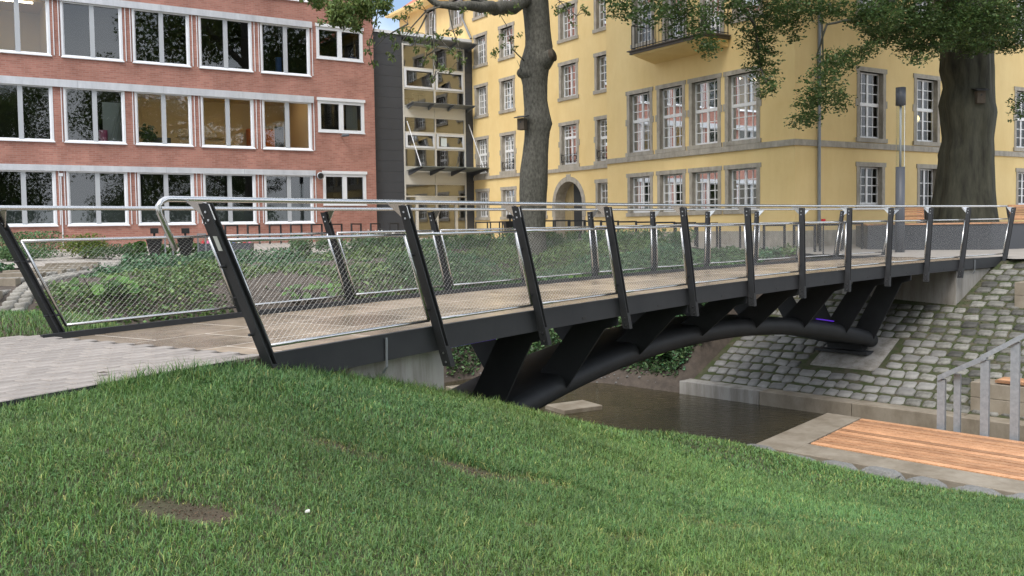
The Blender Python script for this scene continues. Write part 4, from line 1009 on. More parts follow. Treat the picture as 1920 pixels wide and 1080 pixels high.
# ================================================================== STREAMSIDE: timber platform, railing, seats, stones
D_ = Vector((.694, -.720, 0)); NQ = Vector((.642, .767, 0))       # along the slats, and out towards the stream
PZ_ = -2.40
A_ = Vector((3.65, 13.95, PZ_))                                    # outer corner on the lawn side
def pp(u, q, z=0.): return A_ + D_*u + NQ*q + Vector((0, 0, z))
plat = thing('timber_platform', pp(2, 1.2, -.5), 'larch slat platform in a concrete frame beside the stream at right', 'platform')
fr = MB()
def cbox(m, u0, u1, q0, q1, z0, z1):
    return m.hexa([pp(u0,q0,z0),pp(u1,q0,z0),pp(u1,q1,z0),pp(u0,q1,z0),pp(u0,q0,z1),pp(u1,q0,z1),pp(u1,q1,z1),pp(u0,q1,z1)])
cbox(fr, 0, .62, 0, 2.98, -.9, 0); cbox(fr, .62, 9, 0, .62, -.9, 0)
obj('concrete_frame', fr, M['concrete_wet'], plat, bevel=.012)
cbf = MB(); cbox(cbf, .64, 9, .64, 2.92, -.25, -.09); obj('substructure', cbf, M['black'], plat)
ns = 14; wq = (2.93-.66)/ns
for k in range(ns):
    m_ = MB(); q0 = .66+k*wq; cbox(m_, .66, 8.9, q0+.019, q0+wq-.019, -.06, .004+random.uniform(-.003,.003))
    obj('slat', m_, M['wood'], plat, bevel=.006)

gr = thing('stair_railing', (7.1, 14.9, -2.9), 'galvanised steel stair handrail rising behind the timber platform', 'handrail')
gp = [(6.98, 14.92, -1.60), (7.18, 14.80, -1.50), (7.42, 14.40, -1.22), (7.74, 14.12, -.90), (8.3, 13.6, -.45)]
for k, (x, y, z) in enumerate(gp):
    h = .062 if k != 1 else .05; m_ = MB()
    a = D_*h; b = NQ*h*.75
    c0 = Vector((x, y, -3.2)); c1 = Vector((x, y, z))
    m_.hexa([c0-a-b, c0+a-b, c0+a+b, c0-a+b, c1-a-b, c1+a-b, c1+a+b, c1-a+b]); obj('post', m_, M['galv'], gr)
for (i, j) in ((0, 2), (2, 4)):
    a, b = Vector(gp[i]), Vector(gp[j]); a2 = a-(b-a).normalized()*.06; w_ = NQ*.075; up = Vector((0,0,.085)); lift = Vector((0,0,.004 if i == 0 else .03))
    a2 += lift; b2 = b+lift+(b-a).normalized()*.03
    obj('top_rail', MB().hexa([a2-w_,b2-w_,b2+w_,a2+w_,a2-w_+up,b2-w_+up,b2+w_+up,a2+w_+up]), M['galv'], gr)

def seat_block(p, q, w_, label, two=True):
    b = K0+KD*p+KN*q; b.z = -2.7+max(q-.44, 0)*TAN
    t = thing('seat_block', b, label, 'bench')
    m_ = MB(); f = lambda u, v_, z: b+KD*u+KN*v_+Vector((0,0,z))
    for k in range(2):
        m_.hexa([f(0,0,k*.29-.02*(k == 0)),f(w_,0,k*.29-.02*(k == 0)),f(w_,.62,k*.29),f(0,.62,k*.29),f(0,0,k*.29+.284),f(w_,0,k*.29+.284),f(w_,.62,k*.29+.284),f(0,.62,k*.29+.284)])
    obj('concrete_block', m_, M['concrete_wet'], t, bevel=.01)
    for k in range(5):
        q0 = .04+k*.11
        obj('slat', MB().hexa([f(.42,q0,.60),f(w_-.05,q0,.60),f(w_-.05,q0+.095,.60),f(.42,q0+.095,.60),f(.42,q0,.645),f(w_-.05,q0,.645),f(w_-.05,q0+.095,.645),f(.42,q0+.095,.645)]), M['wood'], t)
seat_block(6.35, .50, 2.6, 'low concrete seat block with larch top at the foot of the cobbles')
seat_block(6.0, 4.2, 2.4, 'upper concrete seat block set into the cobbled slope at the picture edge')

def rough_stone(name, c, rx, ry, rz, seed, mtl, rot=0., **k):
    r = np.random.default_rng(seed); m = MB(); n = 10; lv = 5
    for i in range(lv):
        ph = math.pi*(i+.5)/lv-math.pi/2
        for j in range(n):
            an = 2*math.pi*j/n; s = 1+r.uniform(-.14,.14); cx, cy = math.copysign(abs(math.cos(an))**.6, math.cos(an)), math.copysign(abs(math.sin(an))**.6, math.sin(an))
            x, y = rx*cx*math.cos(ph)**.45*s, ry*cy*math.cos(ph)**.45*s
            m.v.append((x*math.cos(rot)-y*math.sin(rot), x*math.sin(rot)+y*math.cos(rot), rz*math.sin(ph)*(1+r.uniform(-.1,.1))))
    for i in range(lv-1): m.f += [(i*n+j, i*n+(j+1)%n, (i+1)*n+(j+1)%n, (i+1)*n+j) for j in range(n)]
    m.f += [tuple(range(n-1,-1,-1)), tuple((lv-1)*n+j for j in range(n))]
    return obj(name, m, mtl, loc=c, **k)
ords = ['first','second','third','fourth','fifth','sixth','seventh','eighth','ninth','tenth','eleventh','twelfth','thirteenth','fourteenth','fifteenth','sixteenth']
for k in range(8):
    u = -.42+k*.62; q = -.24+random.uniform(-.04,.04)
    c = pp(u, q); c.z = PZ_-.07+random.uniform(-.03,.02)
    rough_stone('edging_stone', c, .31, .15, .12, 40+k, M['granite'], -R_(46)+random.uniform(-.12,.12), label='rough granite edging stone between lawn and platform, %s from the stream end' % ords[k], cat='stone', group='granite stones edging the lawn')
for k, (x, y, sx, sy, lab) in enumerate(((-.75, 22.4, .75, .55, 'square stone slab with a recess lying in the stream behind the bridge'), (1.30, 19.9, .5, .38, 'smaller flat stone slab in the stream beside the arch'))):
    t = thing('stream_slab', (x, y, WATER-.1), lab, 'stone slab', R_(30))
    obj('slab', MB().box(-sx,sx,-sy,sy,-.15,.19), M['concrete_wet'], t, world=False, bevel=.015)
    if k == 0: obj('recess', MB().box(-.1,.25,-.05,.2,.192,.196), M['bed'], t, world=False)
# pebbles on the muddy foot of the far bank
pr_ = MB()
for k in range(260):
    x = random.uniform(-3, 3.5); y = 22.7-(x-1.5)*.35+random.uniform(-.2,1.0); s = random.uniform(.02,.06); z = float(far_z(np.array([x]), np.array([y]))[0])
    i = len(pr_.v); pr_.v += [(x+s,y,z),(x-s*.6,y+s*.8,z),(x-s*.6,y-s*.8,z),(x,y,z+s*.7)]; pr_.f += [(i,i+1,i+3),(i+1,i+2,i+3),(i+2,i,i+3)]
obj('gravel', pr_, M['granite'], kind='stuff')

# ================================================================== TREES
def trunk_mesh(rings, y0, n=28, lump=.05, seed=1, flute=0.):
    """rings: (x, z, r) measured up the trunk; gently knobbly"""
    r = np.random.default_rng(seed); rings = sorted(rings, key=lambda t: t[1]); m = MB()
    zs = np.array([t[1] for t in rings]); xs = np.array([t[0] for t in rings]); rs = np.array([t[2] for t in rings])
    Z = np.linspace(zs[0], zs[-1], 70); ph = r.uniform(0, 6.3, 12)
    for i, z in enumerate(Z):
        x, rad = np.interp(z, zs, xs), np.interp(z, zs, rs)
        for j in range(n):
            a = 2*math.pi*j/n
            k = 1+(flute*(abs(math.sin(2.5*a+ph[4]))**1.5+.6*abs(math.sin(4*a+ph[5]+z*.12)))-flute*.7 if flute else 0)+lump*(math.sin(3*a+ph[0]+z*.6)+.7*math.sin(5*a+ph[1]-z*.9)+.6*math.sin(2*a+ph[2]+z*1.7)+.4*math.sin(9*a+ph[3]+z*2.3))*(.35+.65*abs(math.sin(a)))
            m.v.append((x+rad*math.cos(a)*k, y0+rad*math.sin(a)*k, z))
    for i in range(len(Z)-1): m.f += [(i*n+j, i*n+(j+1)%n, (i+1)*n+(j+1)%n, (i+1)*n+j) for j in range(n)]
    m.f.append(tuple((len(Z)-1)*n+j for j in range(n)))
    return m
def limb(m, path, r0, r1, n=10):
    pts = [Vector(p) for p in path]; out = [pts[0]]
    for a, b in zip(pts[:-1], pts[1:]):
        L_ = (b-a).length; k = max(2, int(L_/.35))
        for j in range(1, k+1): out.append(a+(b-a)*j/k+Vector((random.uniform(-1,1),random.uniform(-1,1),random.uniform(-1,1)))*min(.05, r0*.3))
    m.tube(out, [r0+(r1-r0)*i/(len(out)-1) for i in range(len(out))], n)

TR = [(.69,-1.2,.52),(.69,.0,.46),(.69,.88,.41),(.72,1.4,.40),(.70,1.89,.44),(.74,2.35,.46),(.75,2.7,.46),(.81,3.3,.42),(.88,3.98,.40),(.91,4.29,.47),(.88,4.67,.40),(.84,5.01,.38),(.83,5.61,.40),(.80,5.9,.46),(.82,6.12,.50),(.90,6.41,.50),(.97,6.63,.47),(.97,6.9,.43),(.94,7.23,.42),(.91,7.73,.42),(.86,8.24,.44),(.8,9.5,.42),(.7,12,.34),(.6,16,.18)]
t1 = thing('ash_tree', (.69, 30, -.4), 'tall grey-barked tree with a sawn-off limb in front of the yellow building', 'tree')
obj('trunk', trunk_mesh(TR, 30, lump=.035, seed=3), M['bark'], t1, smooth=True)
def knob(c, d, radii, steps, cut=None):
    d = Vector(d).normalized(); c = Vector(c); m = MB()
    m.tube([c+d*q for q in steps], radii, 16); o = obj('limb_stub', m, M['bark'], t1, smooth=True)
    if cut:
        e = c+d*steps[-1]; r1 = radii[-1]
        obj('cut_rim', MB().tube([e-d*.04, e+d*.035, e+d*.045, e+d*.02], [r1*1.02, r1*1.12, r1*.92, r1*.62], 18, False), M['birdwood'], o, smooth=True)
        obj('hollow', MB().tube([e+d*.015, e+d*.022], r1*.7, 16), M['black'], o)
knob((.92, 29.95, 6.28), (.80,-.58,.22), [.46,.40,.29,.22,.19], [0,.25,.42,.52,.58], True)
knob((.80, 29.95, 5.95), (-.95,-.25,-.12), [.42,.32,.20,.11,.04], [0,.28,.42,.53,.57])
lb = MB()
limb(lb, [(.7,29.9,8.4),(.1,29,7.75),(-.5,27.2,7.35),(-1.2,25.6,7.05),(-1.72,25.5,7.0),(-2.05,25.5,7.14),(-2.6,25.3,7.5)], .24, .07)
limb(lb, [(-.6,27,7.35),(-2.4,25.5,8.2),(-3.8,24.8,7.6),(-4.6,24.5,7.1)], .12, .02); limb(lb, [(.8,30,9.5),(2.2,29,9.8),(3.2,28.5,9.0)], .16, .04); limb(lb, [(.7,30,10.5),(-1.6,29,12.5),(-4,27.5,14)], .2, .05); limb(lb, [(.7,30,12),(3,31,15),(4.5,31.5,17)], .2, .05)
limb(lb, [(.5,29.7,6.25),(.1,29.4,6.6),(-.05,29.3,7.3),(-.4,29.2,7.8)], .022, .008, 6); limb(lb, [(.42,29.7,5.9),(.25,29.5,6.25)], .012, .006, 5)
obj('limb', lb, M['bark'], t1, smooth=True)
TW = [[(-1.64,25.5,7.07),(-2.23,25.4,6.88),(-2.67,25.6,6.48),(-3.05,25.5,5.91),(-3.27,25.5,5.67)],[(-2.01,25.5,7.08),(-2.06,25.4,6.33),(-2.02,25.5,5.61),(-2.1,25.5,5.03)],[(-2.23,25.5,6.79),(-2.5,25.6,6.34),(-2.61,25.5,5.79)],[(-2.06,25.5,6.33),(-1.66,25.5,5.89),(-1.35,25.4,5.51)],[(-3.46,25.5,7.36),(-3.62,25.5,6.64),(-3.82,25.5,6.0),(-3.75,25.5,5.46)],[(-2.74,25.5,6.56),(-3.38,25.5,6.21),(-3.66,25.4,5.89)],[(-1.64,25.5,7.04),(-1.51,25.5,6.32),(-1.26,25.5,5.6)],[(-1.95,25.5,5.9),(-2.25,25.5,5.68),(-2.37,25.5,5.47)],[(-2.6,25.3,7.5),(-3.5,25.2,7.3),(-4.3,24.6,6.9)],[(1.1,29.5,8.6),(1.6,28.8,7.9),(2.1,28.6,7.4)]]
tm = MB()
for t_ in TW: limb(tm, t_, .026, .008, 6)
RO = [(-5.3,26.23,6.83),(-3.2,25.6,6.22),(-3.42,25.1,6.2),(-2.91,26.32,6.59),(-2.7,25.64,6.15),(-3.37,26.26,5.84),(-2.39,26.2,5.66),(-2.54,25.52,5.84),(-2.23,25.33,5.87),(-2.04,25.7,6.01),(-1.58,25.36,5.79),(-1.34,24.82,5.55),(-1.21,25.11,5.45),(-1.48,26.13,6.23),(-1.6,24.59,6.13),(-1.82,24.59,5.23),(-2.14,25.75,5.1),(-1.79,25.06,5.24),(-1.6,25.57,5.32),(-2.41,25.44,6.11),(-2.93,25.19,6.28),(-3.92,26.49,6.26),(-3.76,24.89,5.71),(-3.57,25.33,6.53),(-3.13,24.91,5.52),(-1.38,25.77,6.38),(-1.19,25.05,6.79),(-2.05,25.21,5.58),(-2.24,25.99,6.29),(-2.57,25.14,6.26),(-3.05,25.62,6.73),(-3.27,26.31,7.19),(-2.65,24.7,6.8),(-2.36,24.62,6.88),(-3.32,24.96,6.73),(-3.69,26.03,7.05),(-2.84,25.73,6.83),(-3.03,24.97,5.84),(-3.67,25.16,5.43),(-1.86,24.86,6.08)]
RO2 = [(-1.11,28.69,7.79),(-.77,28.06,7.48),(-.54,29.05,7.87),(-.05,29.34,7.9),(-.4,29.43,6.54),(-.15,29.1,6.64),(.11,29.44,6.87),(.34,28.03,6.74),(-.22,28.43,6.75),(-.49,29.45,6.41),(.19,29.16,6.57),(1.43,28.62,7.66),(1.55,29.41,7.68),(1.86,28.93,7.81),(1.95,29.23,7.54),(1.98,28.44,7.13),(2.3,28.29,7.57),(2.41,28.67,7.49),(1.65,28.2,7.48),(-.62,28.57,7.52),(-.22,29.44,7.71),(-.77,28.5,7.9),(.03,28.01,7.38),(.24,28.07,7.59)]
BL = [(-4.86,24.5,6.95,.40,.20),(-4.24,24.5,6.71,.50,.43),(-3.68,24.5,6.81,.43,.35),(-4.5,24.5,6.5,.31,.26),(-4.07,24.5,6.29,.18,.14),(-3.25,24.5,6.93,.21,.20),(-5.21,24.5,7.11,.28,.17)]
parts = []
for c in RO+RO2:
    k = rng.integers(12, 24); parts.append(leaves(in_ellipsoid(k, c, (.13,.13,.11)), rng.uniform(.09,.16,k), .45, 1.25, droop=.9, aspect=.42))
    near_t = min((Vector(p)-Vector(c)).length for t_ in TW for p in t_)
    if near_t < 1.0:
        q = min((Vector(p) for t_ in TW for p in t_), key=lambda p: (p-Vector(c)).length); limb(tm, [q, (q+Vector(c))/2+Vector((0,0,.05)), c], .012, .006, 4)
for x, y, z, a, b in BL:
    for c in in_ellipsoid(int(60*a*b/.1)+8, (x,y,z), (a, .6, b)):
        k = 9; parts.append(leaves(in_ellipsoid(k, c, (.11,.11,.09)), rng.uniform(.09,.15,k), .55, 1.55, droop=.8, aspect=.42))
# crown above the picture
for c, r in (((-3,28,12),(3.4,3,2.6)),((1,30,16),(4,4,3)),((4,31,12.5),(3,3,2.6)),((-1,30,19),(3,3,2.4)),((2,27,13.5),(2.5,2.2,2))):
    k = 2600; parts.append(leaves(in_ellipsoid(k, c, r), rng.uniform(.22,.34,k), .5, 1.3, droop=.5, aspect=.5))
obj('twigs', tm, M['bark'], t1, kind='stuff')
v, f, t = merge(parts); np_mesh('crown', v, f, M['leaf'], t1, tint=t)

TB = [(14.0,-.3,1.15),(14.01,.3,1.06),(14.01,.86,.96),(14.01,1.35,.88),(14.03,1.85,.81),(14.04,2.34,.77),(14.06,2.83,.73),(14.05,2.99,.745),(14.1,3.48,.68),(14.1,3.81,.72),(14.1,4.29,.77),(14.04,4.54,.76),(14.09,5.11,.68),(14.02,5.59,.73),(14.02,5.84,.71),(14.04,6.4,.70),(14.03,7.05,.74),(14.02,7.69,.82),(14.0,8.6,1.05),(14.0,9.2,.95)]
t2 = thing('beech_tree', (14.0, 28.5, .2), 'huge dark beech with a fluted trunk rising from the planter bench', 'tree')
obj('trunk', trunk_mesh(TB, 28.5, 72, .035, 9, .12), M['beech_bark'], t2, smooth=True)
lb = MB()
for pth, r0, r1 in (([(13.7,28.3,7.6),(12.6,27.3,8.0),(11,26.2,7.4),(9.6,25.4,6.5)],.34,.06),([(13.6,28.3,8.2),(11,26.5,9.4),(8,25,8.3),(5.5,24.3,7.3),(3.6,23.4,6.7)],.36,.04),([(14.2,28.3,8.2),(15.5,27,9),(16.5,26.4,8)],.3,.05),
                    ([(14,28.5,8.8),(13,29,13),(12,29.5,18)],.5,.1),([(14.2,28.5,8.8),(16,29,13),(18,30,17)],.5,.1),([(13.9,28.2,8.8),(13,25.5,12),(12,23,14)],.4,.08),([(9.6,25.4,6.5),(8.4,24.6,6.2),(7.95,24,5.3),(7.85,23.6,4.4)],.05,.012),([(8.2,24.4,6.4),(8.1,24,5.2),(8.0,23.4,4.1)],.03,.01),([(5.5,24.3,7.3),(6.6,25,6.3),(6.8,25.2,5.2),(6.5,23.6,4.6)],.05,.01)):
    limb(lb, pth, r0, r1, 12 if r0 > .1 else 6)
obj('limb', lb, M['beech_bark'], t2, smooth=True)
BEECH = [(2.83,23.33,6.47,.4,.34),(3.42,22.86,6.28,.53,.46),(4.33,23.89,6.37,.55,.62),(4.83,23.04,5.85,.4,.6),(4.9,22.73,5.27,.18,.24),(5.83,23.91,6.49,.55,.41),(7.16,25.71,6.82,.6,.6),(6.75,25.3,6.02,.51,.59),(6.86,25.18,5.28,.41,.58),(6.48,23.28,4.42,.22,.34),(7.34,24.38,6.24,.49,.56),(7.34,23.47,6.43,.81,.27),(8.02,23.1,4.9,.51,.35),(7.68,22.87,4.34,.53,.42),(7.54,23.25,3.9,.43,.38),(8.17,25.75,3.81,.42,.21),(8.99,25.4,4.3,.35,.32),(9.25,25.32,5.41,.37,.26),(9.68,25.3,5.62,.41,.23),(9.1,23.18,6.08,.67,.47),(10.67,24.99,6.47,.87,.72),(10.51,26.01,6.17,.6,.33),(11.85,26.34,6.31,.76,.55),(11.58,26.73,5.91,.46,.22),(12.83,26.82,6.69,.93,.7),(12.45,24.28,6.14,.84,.7),(14.05,25.94,6.48,.6,.75),(14.02,26.15,5.86,.42,.27),(14.12,25.62,4.08,.18,.37),(8.02,23.12,6.21,.67,.33),(11.78,25.52,5.67,.27,.24),(10.73,24.29,5.18,.2,.11),(13.54,26.99,6.03,.55,.28)]
parts = []
tw2 = MB()
for x, y, z, a, b in BEECH:
    dense = 1.7 if x > 9.05 and z > 5.7 else 1.0
    nsp = int(95*dense*a*b/.2)+14                        # sprays: flat little fans of leaves
    cs = in_ellipsoid(nsp, (x,y,z), (a*1.05, .7, b*1.05))
    for c in cs:
        k = int(rng.integers(6, 11)); d = np.array([rng.normal(), rng.normal(), -.35]); d /= np.linalg.norm(d)
        pts = c+d*np.linspace(-.16,.16,k)[:, None]+rng.normal(0,.035,(k,3))*np.array([1,1,.5])
        parts.append(leaves(pts, rng.uniform(.065,.105,k), .45, 1.25, flat=.55, aspect=.62))
    for j in range(3):
        e = in_ellipsoid(1, (x,y,z), (a*.8,.5,b*.8))[0]; limb(tw2, [(x+random.uniform(-.2,.2), y+.3, z+b*.8), ((x+e[0])/2, y+.1, z+b*.2), tuple(e)], .013, .005, 4)
for c, r in (((14,28,11),(6,5,2.4)),((9,26,10.5),(4.5,4,2)),((18,28,12),(5,5,3)),((14,29,17),(6,6,4)),((5.5,24.5,9.2),(3,2.5,1.4)),((13,24,12.5),(4,3,2))):
    k = 4200; parts.append(leaves(in_ellipsoid(k, c, r), rng.uniform(.22,.32,k), .5, 1.2, flat=.4, aspect=.6))
obj('twigs', tw2, M['beech_bark'], t2, kind='stuff')
v, f, t = merge(parts); np_mesh('crown', v, f, M['beech_leaf'], t2, tint=t)

# park trees behind the photographer: they shade the lawn and show in the window panes
def park_tree(x, y, h, r, lab, seed):
    t = thing('park_tree', (x, y, -.4), lab, 'tree', group='park trees behind the lawn')
    m = MB(); limb(m, [(x,y,-.6),(x+.2,y,h*.35),(x-.1,y+.2,h*.6),(x,y,h*.85)], .45, .10, 12)
    for k in range(7):
        a = k*.9+seed; limb(m, [(x,y,h*(.38+.05*k)),(x+math.cos(a)*r*.45,y+math.sin(a)*r*.45,h*(.5+.05*k)),(x+math.cos(a)*r*.8,y+math.sin(a)*r*.8,h*(.55+.05*k))], .16, .03, 7)
    obj('trunk', m, M['bark'], t, smooth=True)
    ps = []
    for k in range(34):
        a = random.uniform(0, 6.3); rr = r*random.uniform(.2,.85); c = (x+math.cos(a)*rr, y+math.sin(a)*rr, h*random.uniform(.12,.98)-rr*.10); n = 420
        ps.append(leaves(in_ellipsoid(n, c, (r*.36,r*.36,h*.10)), rng.uniform(.22,.36,n), .5, 1.3, droop=.3))
    v, f, tt = merge(ps); np_mesh('crown', v, f, M['leaf'], t, tint=tt)
for k, (x, y, h, r, lab) in enumerate(((-9,-16,17,6,'leafy park tree behind the path, left of the photographer'),(3,-20,19,7,'leafy park tree straight behind the photographer'),(15,-14,16,6,'leafy park tree behind the lawn, towards the stream'),(25,-4,18,6.5,'leafy park tree beyond the end of the timber platform'),(-21,-6,16,6,'leafy park tree beside the path far to the left'),(10,-26,15,7,'leafy park tree at the far end of the park lawn'),(22,-20,17,7.5,'leafy park tree between the far lawn and the stream'),(34,-14,18,8,'leafy park tree on the stream bank well behind the platform'),(33,0,15,6.5,'leafy park tree at the stream bend'))):
    park_tree(x, y, h, r, lab, k*1.3)

# ================================================================== PLAZA FURNITURE
PZf = lambda x, y: float(plaza_z(np.array([x]), np.array([y]))[0])
lamp = thing('light_column', (10.95, 26, .05), 'slim grey light column with a glass upper tube beyond the bridge end', 'lamp post')
obj('shaft', MB().tube([(0,0,0),(0,0,2.45)], .125, 20), M['lampgrey'], lamp, world=False, smooth=True); obj('glass_tube', MB().tube([(0,0,2.45),(0,0,4.18)], .118, 20, False), M['lampglass'], lamp, world=False, smooth=True)
obj('core', MB().tube([(0,0,2.45),(0,0,4.18)], .03, 10), M['lampcore'], lamp, world=False, smooth=True); obj('head', MB().tube([(0,0,4.16),(0,0,4.66)], .135, 20), M['lampgrey'], lamp, world=False, smooth=True)

# planter bench round the beech
pl = thing('planter_bench', (13.8, 28.2, .2), 'dark grey steel planter bench with larch seats round the beech trunk', 'bench')
ringp = [(10.62,27.5),(11.5,26.95),(13.75,26.45),(16.3,27.3),(17.4,28.8),(15.5,30.6),(12.6,30.6),(10.9,29.2)]
w_ = MB(); zb, zt = .12, .86
for (x0,y0),(x1,y1) in zip(ringp, ringp[1:]+ringp[:1]): w_.quad((x0,y0,zb),(x1,y1,zb),(x1,y1,zt),(x0,y0,zt))
obj('planter_wall', w_, M['clad'], pl); obj('soil', MB(), M['soil'], pl)
so = MB(); so.v = [(x,y,.80) for x,y in ringp]; so.f = [tuple(range(8))]; bpy.data.objects['soil'].data = mesh_from('soil', [tuple(PM[pl].inverted() @ Vector(p)) for p in so.v], so.f, M['soil'])
cen = Vector((13.9,28.5,0))
for i, ((x0,y0),(x1,y1)) in enumerate(zip(ringp, ringp[1:]+ringp[:1])):
    if i == 0: continue
    a, b = Vector((x0,y0,0)), Vector((x1,y1,0)); d = (b-a).normalized(); nin = Vector((-d.y, d.x, 0))
    for k in range(4):
        o0 = -.04+k*.115
        p = [a+d*.05*k+nin*o0, b-d*.05*k+nin*o0, b-d*.05*k+nin*(o0+.10), a+d*.05*k+nin*(o0+.10)]
        obj('seat_slat', MB().hexa([q+Vector((0,0,zt+.004)) for q in p]+[q+Vector((0,0,zt+.05)) for q in p]), M['wood'], pl)
def backrest(a, b, lab=None):
    a, b = Vector(a), Vector(b); d = (b-a).normalized(); nin = Vector((-d.y, d.x, 0))
    for k in range(7):
        z = .96+k*.066; off = nin*(k*.022); p = [a+off, b+off, b+off+nin*.03, a+off+nin*.03]
        obj('back_slat', MB().hexa([q+Vector((0,0,z)) for q in p]+[q+Vector((0,0,z+.056)) for q in p]), M['wood'], pl)
    for e in (a, b):
        s = d*.02; base = [e-s+nin*.035, e+s+nin*.035, e+s+nin*.10, e-s+nin*.10]
        obj('back_support', MB().hexa([q+Vector((0,0,.86)) for q in base]+[q+nin*.12+Vector((0,0,1.40)) for q in base]), M['clad'], pl)
backrest((11.42,27.35,0),(12.15,27.15,0)); backrest((14.75,27.2,0),(16.2,27.6,0))
obj('litter_slot', MB().box(12.28,12.46,27.35,27.5,.86,1.36), M['black'], pl)

# bicycle stands
def rack_mesh():
    m = MB(); t = .028
    m.box(-.36,-.36+2*t,-t,t,0,.80).box(.36-2*t,.36,-t,t,0,.80).box(-.36+2*t,.36-2*t,-t,t,.80-2*t,.80)
    return m
RK = rack_mesh(); rk = mesh_from('frame', RK.v, RK.f, M['steel'])
spots = []
for k in range(16):                                         # in front of the yellow wing
    p = PC - SU*1.6 + SV*(1.2+k*1.0); spots.append((p.x, p.y, R_(8), 'yellow', k))
for k in range(9):                                          # in front of the brick block
    p = PB - SV*2.2 + SU*(-7.4+k*.9); spots.append((p.x, p.y, R_(62), 'brick', k))
for k, (x, y) in enumerate(((7.75,27.2),(8.45,26.6),(9.3,26.9),(10.2,27.6))): spots.append((x, y, AZ+R_(-20), 'corner', k))
for x, y, a, wh, k in spots:
    lab = {'yellow': 'dark hooped bicycle stand along the yellow wall, %s from the building corner', 'brick': 'dark hooped bicycle stand before the brick wall, %s counted from the left',
           'corner': 'dark hooped bicycle stand at the bridge end by the lamp, %s from the left'}[wh] % ords[k]
    t = thing('bicycle_stand', (x, y, PZf(x, y)), lab, 'bicycle stand', a, 'hooped bicycle stands')
    inst('frame', rk, t, (0,0,0))
def bin_(x, y, lab, h=.95):
    z = PZf(x, y); t = thing('litter_bin', (x, y, z), lab, 'bin', .3)
    m = MB(); m.hexa([(-.13,-.13,.12),(.13,-.13,.12),(.13,.13,.12),(-.13,.13,.12),(-.24,-.2,h-.25),(.24,-.2,h-.25),(.24,.2,h-.25),(-.24,.2,h-.25)])
    obj('body', m, M['black'], t, world=False); obj('hood', MB().box(-.10,.12,-.12,.12,h-.16,h), M['black'], t, world=False); obj('neck', MB().box(-.03,.03,-.03,.03,h-.26,h-.15), M['steel'], t, world=False)
    obj('foot', MB().hexa([(-.16,-.05,0),(.16,-.05,0),(.16,.05,0),(-.16,.05,0),(-.03,-.03,.14),(.03,-.03,.14),(.03,.03,.14),(-.03,.03,.14)]), M['steel'], t, world=False)
bin_(-10.8, 27.9, 'black tapered litter bin before the hostas by the brick wall'); bin_(-9.65, 27.3, 'black tapered litter bin at the edge of the planted bank'); bin_(-.05, 35.8, 'black litter bin left of the grey tree trunk by the yellow wall', 1.05)
for k, (x, y) in enumerate(((-10.25,27.6),(-9.2,27.4))):
    t = thing('steel_hoop', (x, y, PZf(x, y)), ['grey steel hoop between the two litter bins','grey steel hoop right of the second litter bin'][k], 'hoop', .2)
    obj('frame', MB().box(-.13,-.09,-.02,.02,0,.78).box(.09,.13,-.02,.02,0,.78).box(-.09,.09,-.02,.02,.74,.78), M['zinc'], t, world=False)
tb = thing('flower_trough', (-8.75, 28.6, PZf(-8.75, 28.6)), 'dark trough with small red, pink and blue flowers beyond the bank', 'planter')
obj('box', MB().box(-.9,.7,-.2,.2,0,.42), M['clad'], tb, world=False)
for k in range(10):
    x = -.8+k*.16; obj('flower', MB().tube([(x,-.05,.43),(x,-.05,.52)], [.05,.03], 7), [M['red'],M['pink'],M['bluebox'],M['flower']][k % 4], tb, world=False)
rl_ = thing('red_light', (8.62, 25.5, .95), 'small red reflector box by the railing near the yellow corner', 'reflector')
obj('box', MB().box(-.05,.05,-.04,.04,0,.12), M['red'], rl_, world=False); obj('stem', MB().box(-.015,.015,-.015,.015,-.87,-.002), M['steel'], rl_, world=False)
# bird boxes
for loc, lab, rz, s in (((.40,29.52,4.05),'wooden bird box hung on the left side of the grey trunk',-.5,1.),((14.02,27.72,4.45),'square bird box fixed to the dark beech trunk',.0,1.)):
    t = thing('bird_box', loc, lab, 'bird box', rz)
    obj('box', MB().box(-.12,.12,-.13,.10,0,.36), M['birdwood'], t, world=False); obj('roof', MB().hexa([(-.19,-.22,.36),(.19,-.22,.36),(.19,.12,.44),(-.19,.12,.44),(-.19,-.22,.39),(.19,-.22,.39),(.19,.12,.47),(-.19,.12,.47)]), M['black'], t, world=False)
    obj('entrance', MB().tube([(0,-.131,.24),(0,-.134,.24)], .028, 12), M['black'], t, world=False)

# ================================================================== STEPS ON THE FAR BANK
st = thing('bank_steps', (-10.5, 21, -.6), 'curving cobble and concrete steps climbing the planted bank at left', 'steps')
BORD = [(-9.55,17.4),(-9.75,18.4),(-10.05,19.6),(-10.15,20.8),(-10.3,22.0),(-10.45,23.2),(-10.75,24.6),(-11.2,26.0),(-11.6,27.0)]
bl_ = np.array(BORD); seg = np.r_[0, np.cumsum(np.linalg.norm(np.diff(bl_, axis=0), axis=1))]
def bord(d): return np.interp(d, seg, bl_[:, 0]), np.interp(d, seg, bl_[:, 1])
def fz(x, y): return float(far_z(np.array([x]), np.array([y]))[0])
pal = rand_mat('pale_cobble', (.20,.19,.165), .8, .25, col2=(.33,.32,.29), vscale=9, bump=.4, bscale=30); PCM = [mesh_from('border_cobble', c.v, c.f, pal, True) for c in CM[:5]]
d = .1; k = 0
while d < seg[-1]-.1:
    x, y = bord(d); x2, y2 = bord(d+.1); a = math.atan2(y2-y, x2-x)
    for row in (0, 1):
        ox, oy = x-math.sin(a)*row*.21, y+math.cos(a)*row*.21
        inst('border_cobble', PCM[k % 5], st, (ox+10.5, oy-21, fz(ox,oy)+.62), (0,0,a+random.uniform(-.1,.1)), (.95,.95,1.4)); k += 1
    d += .235
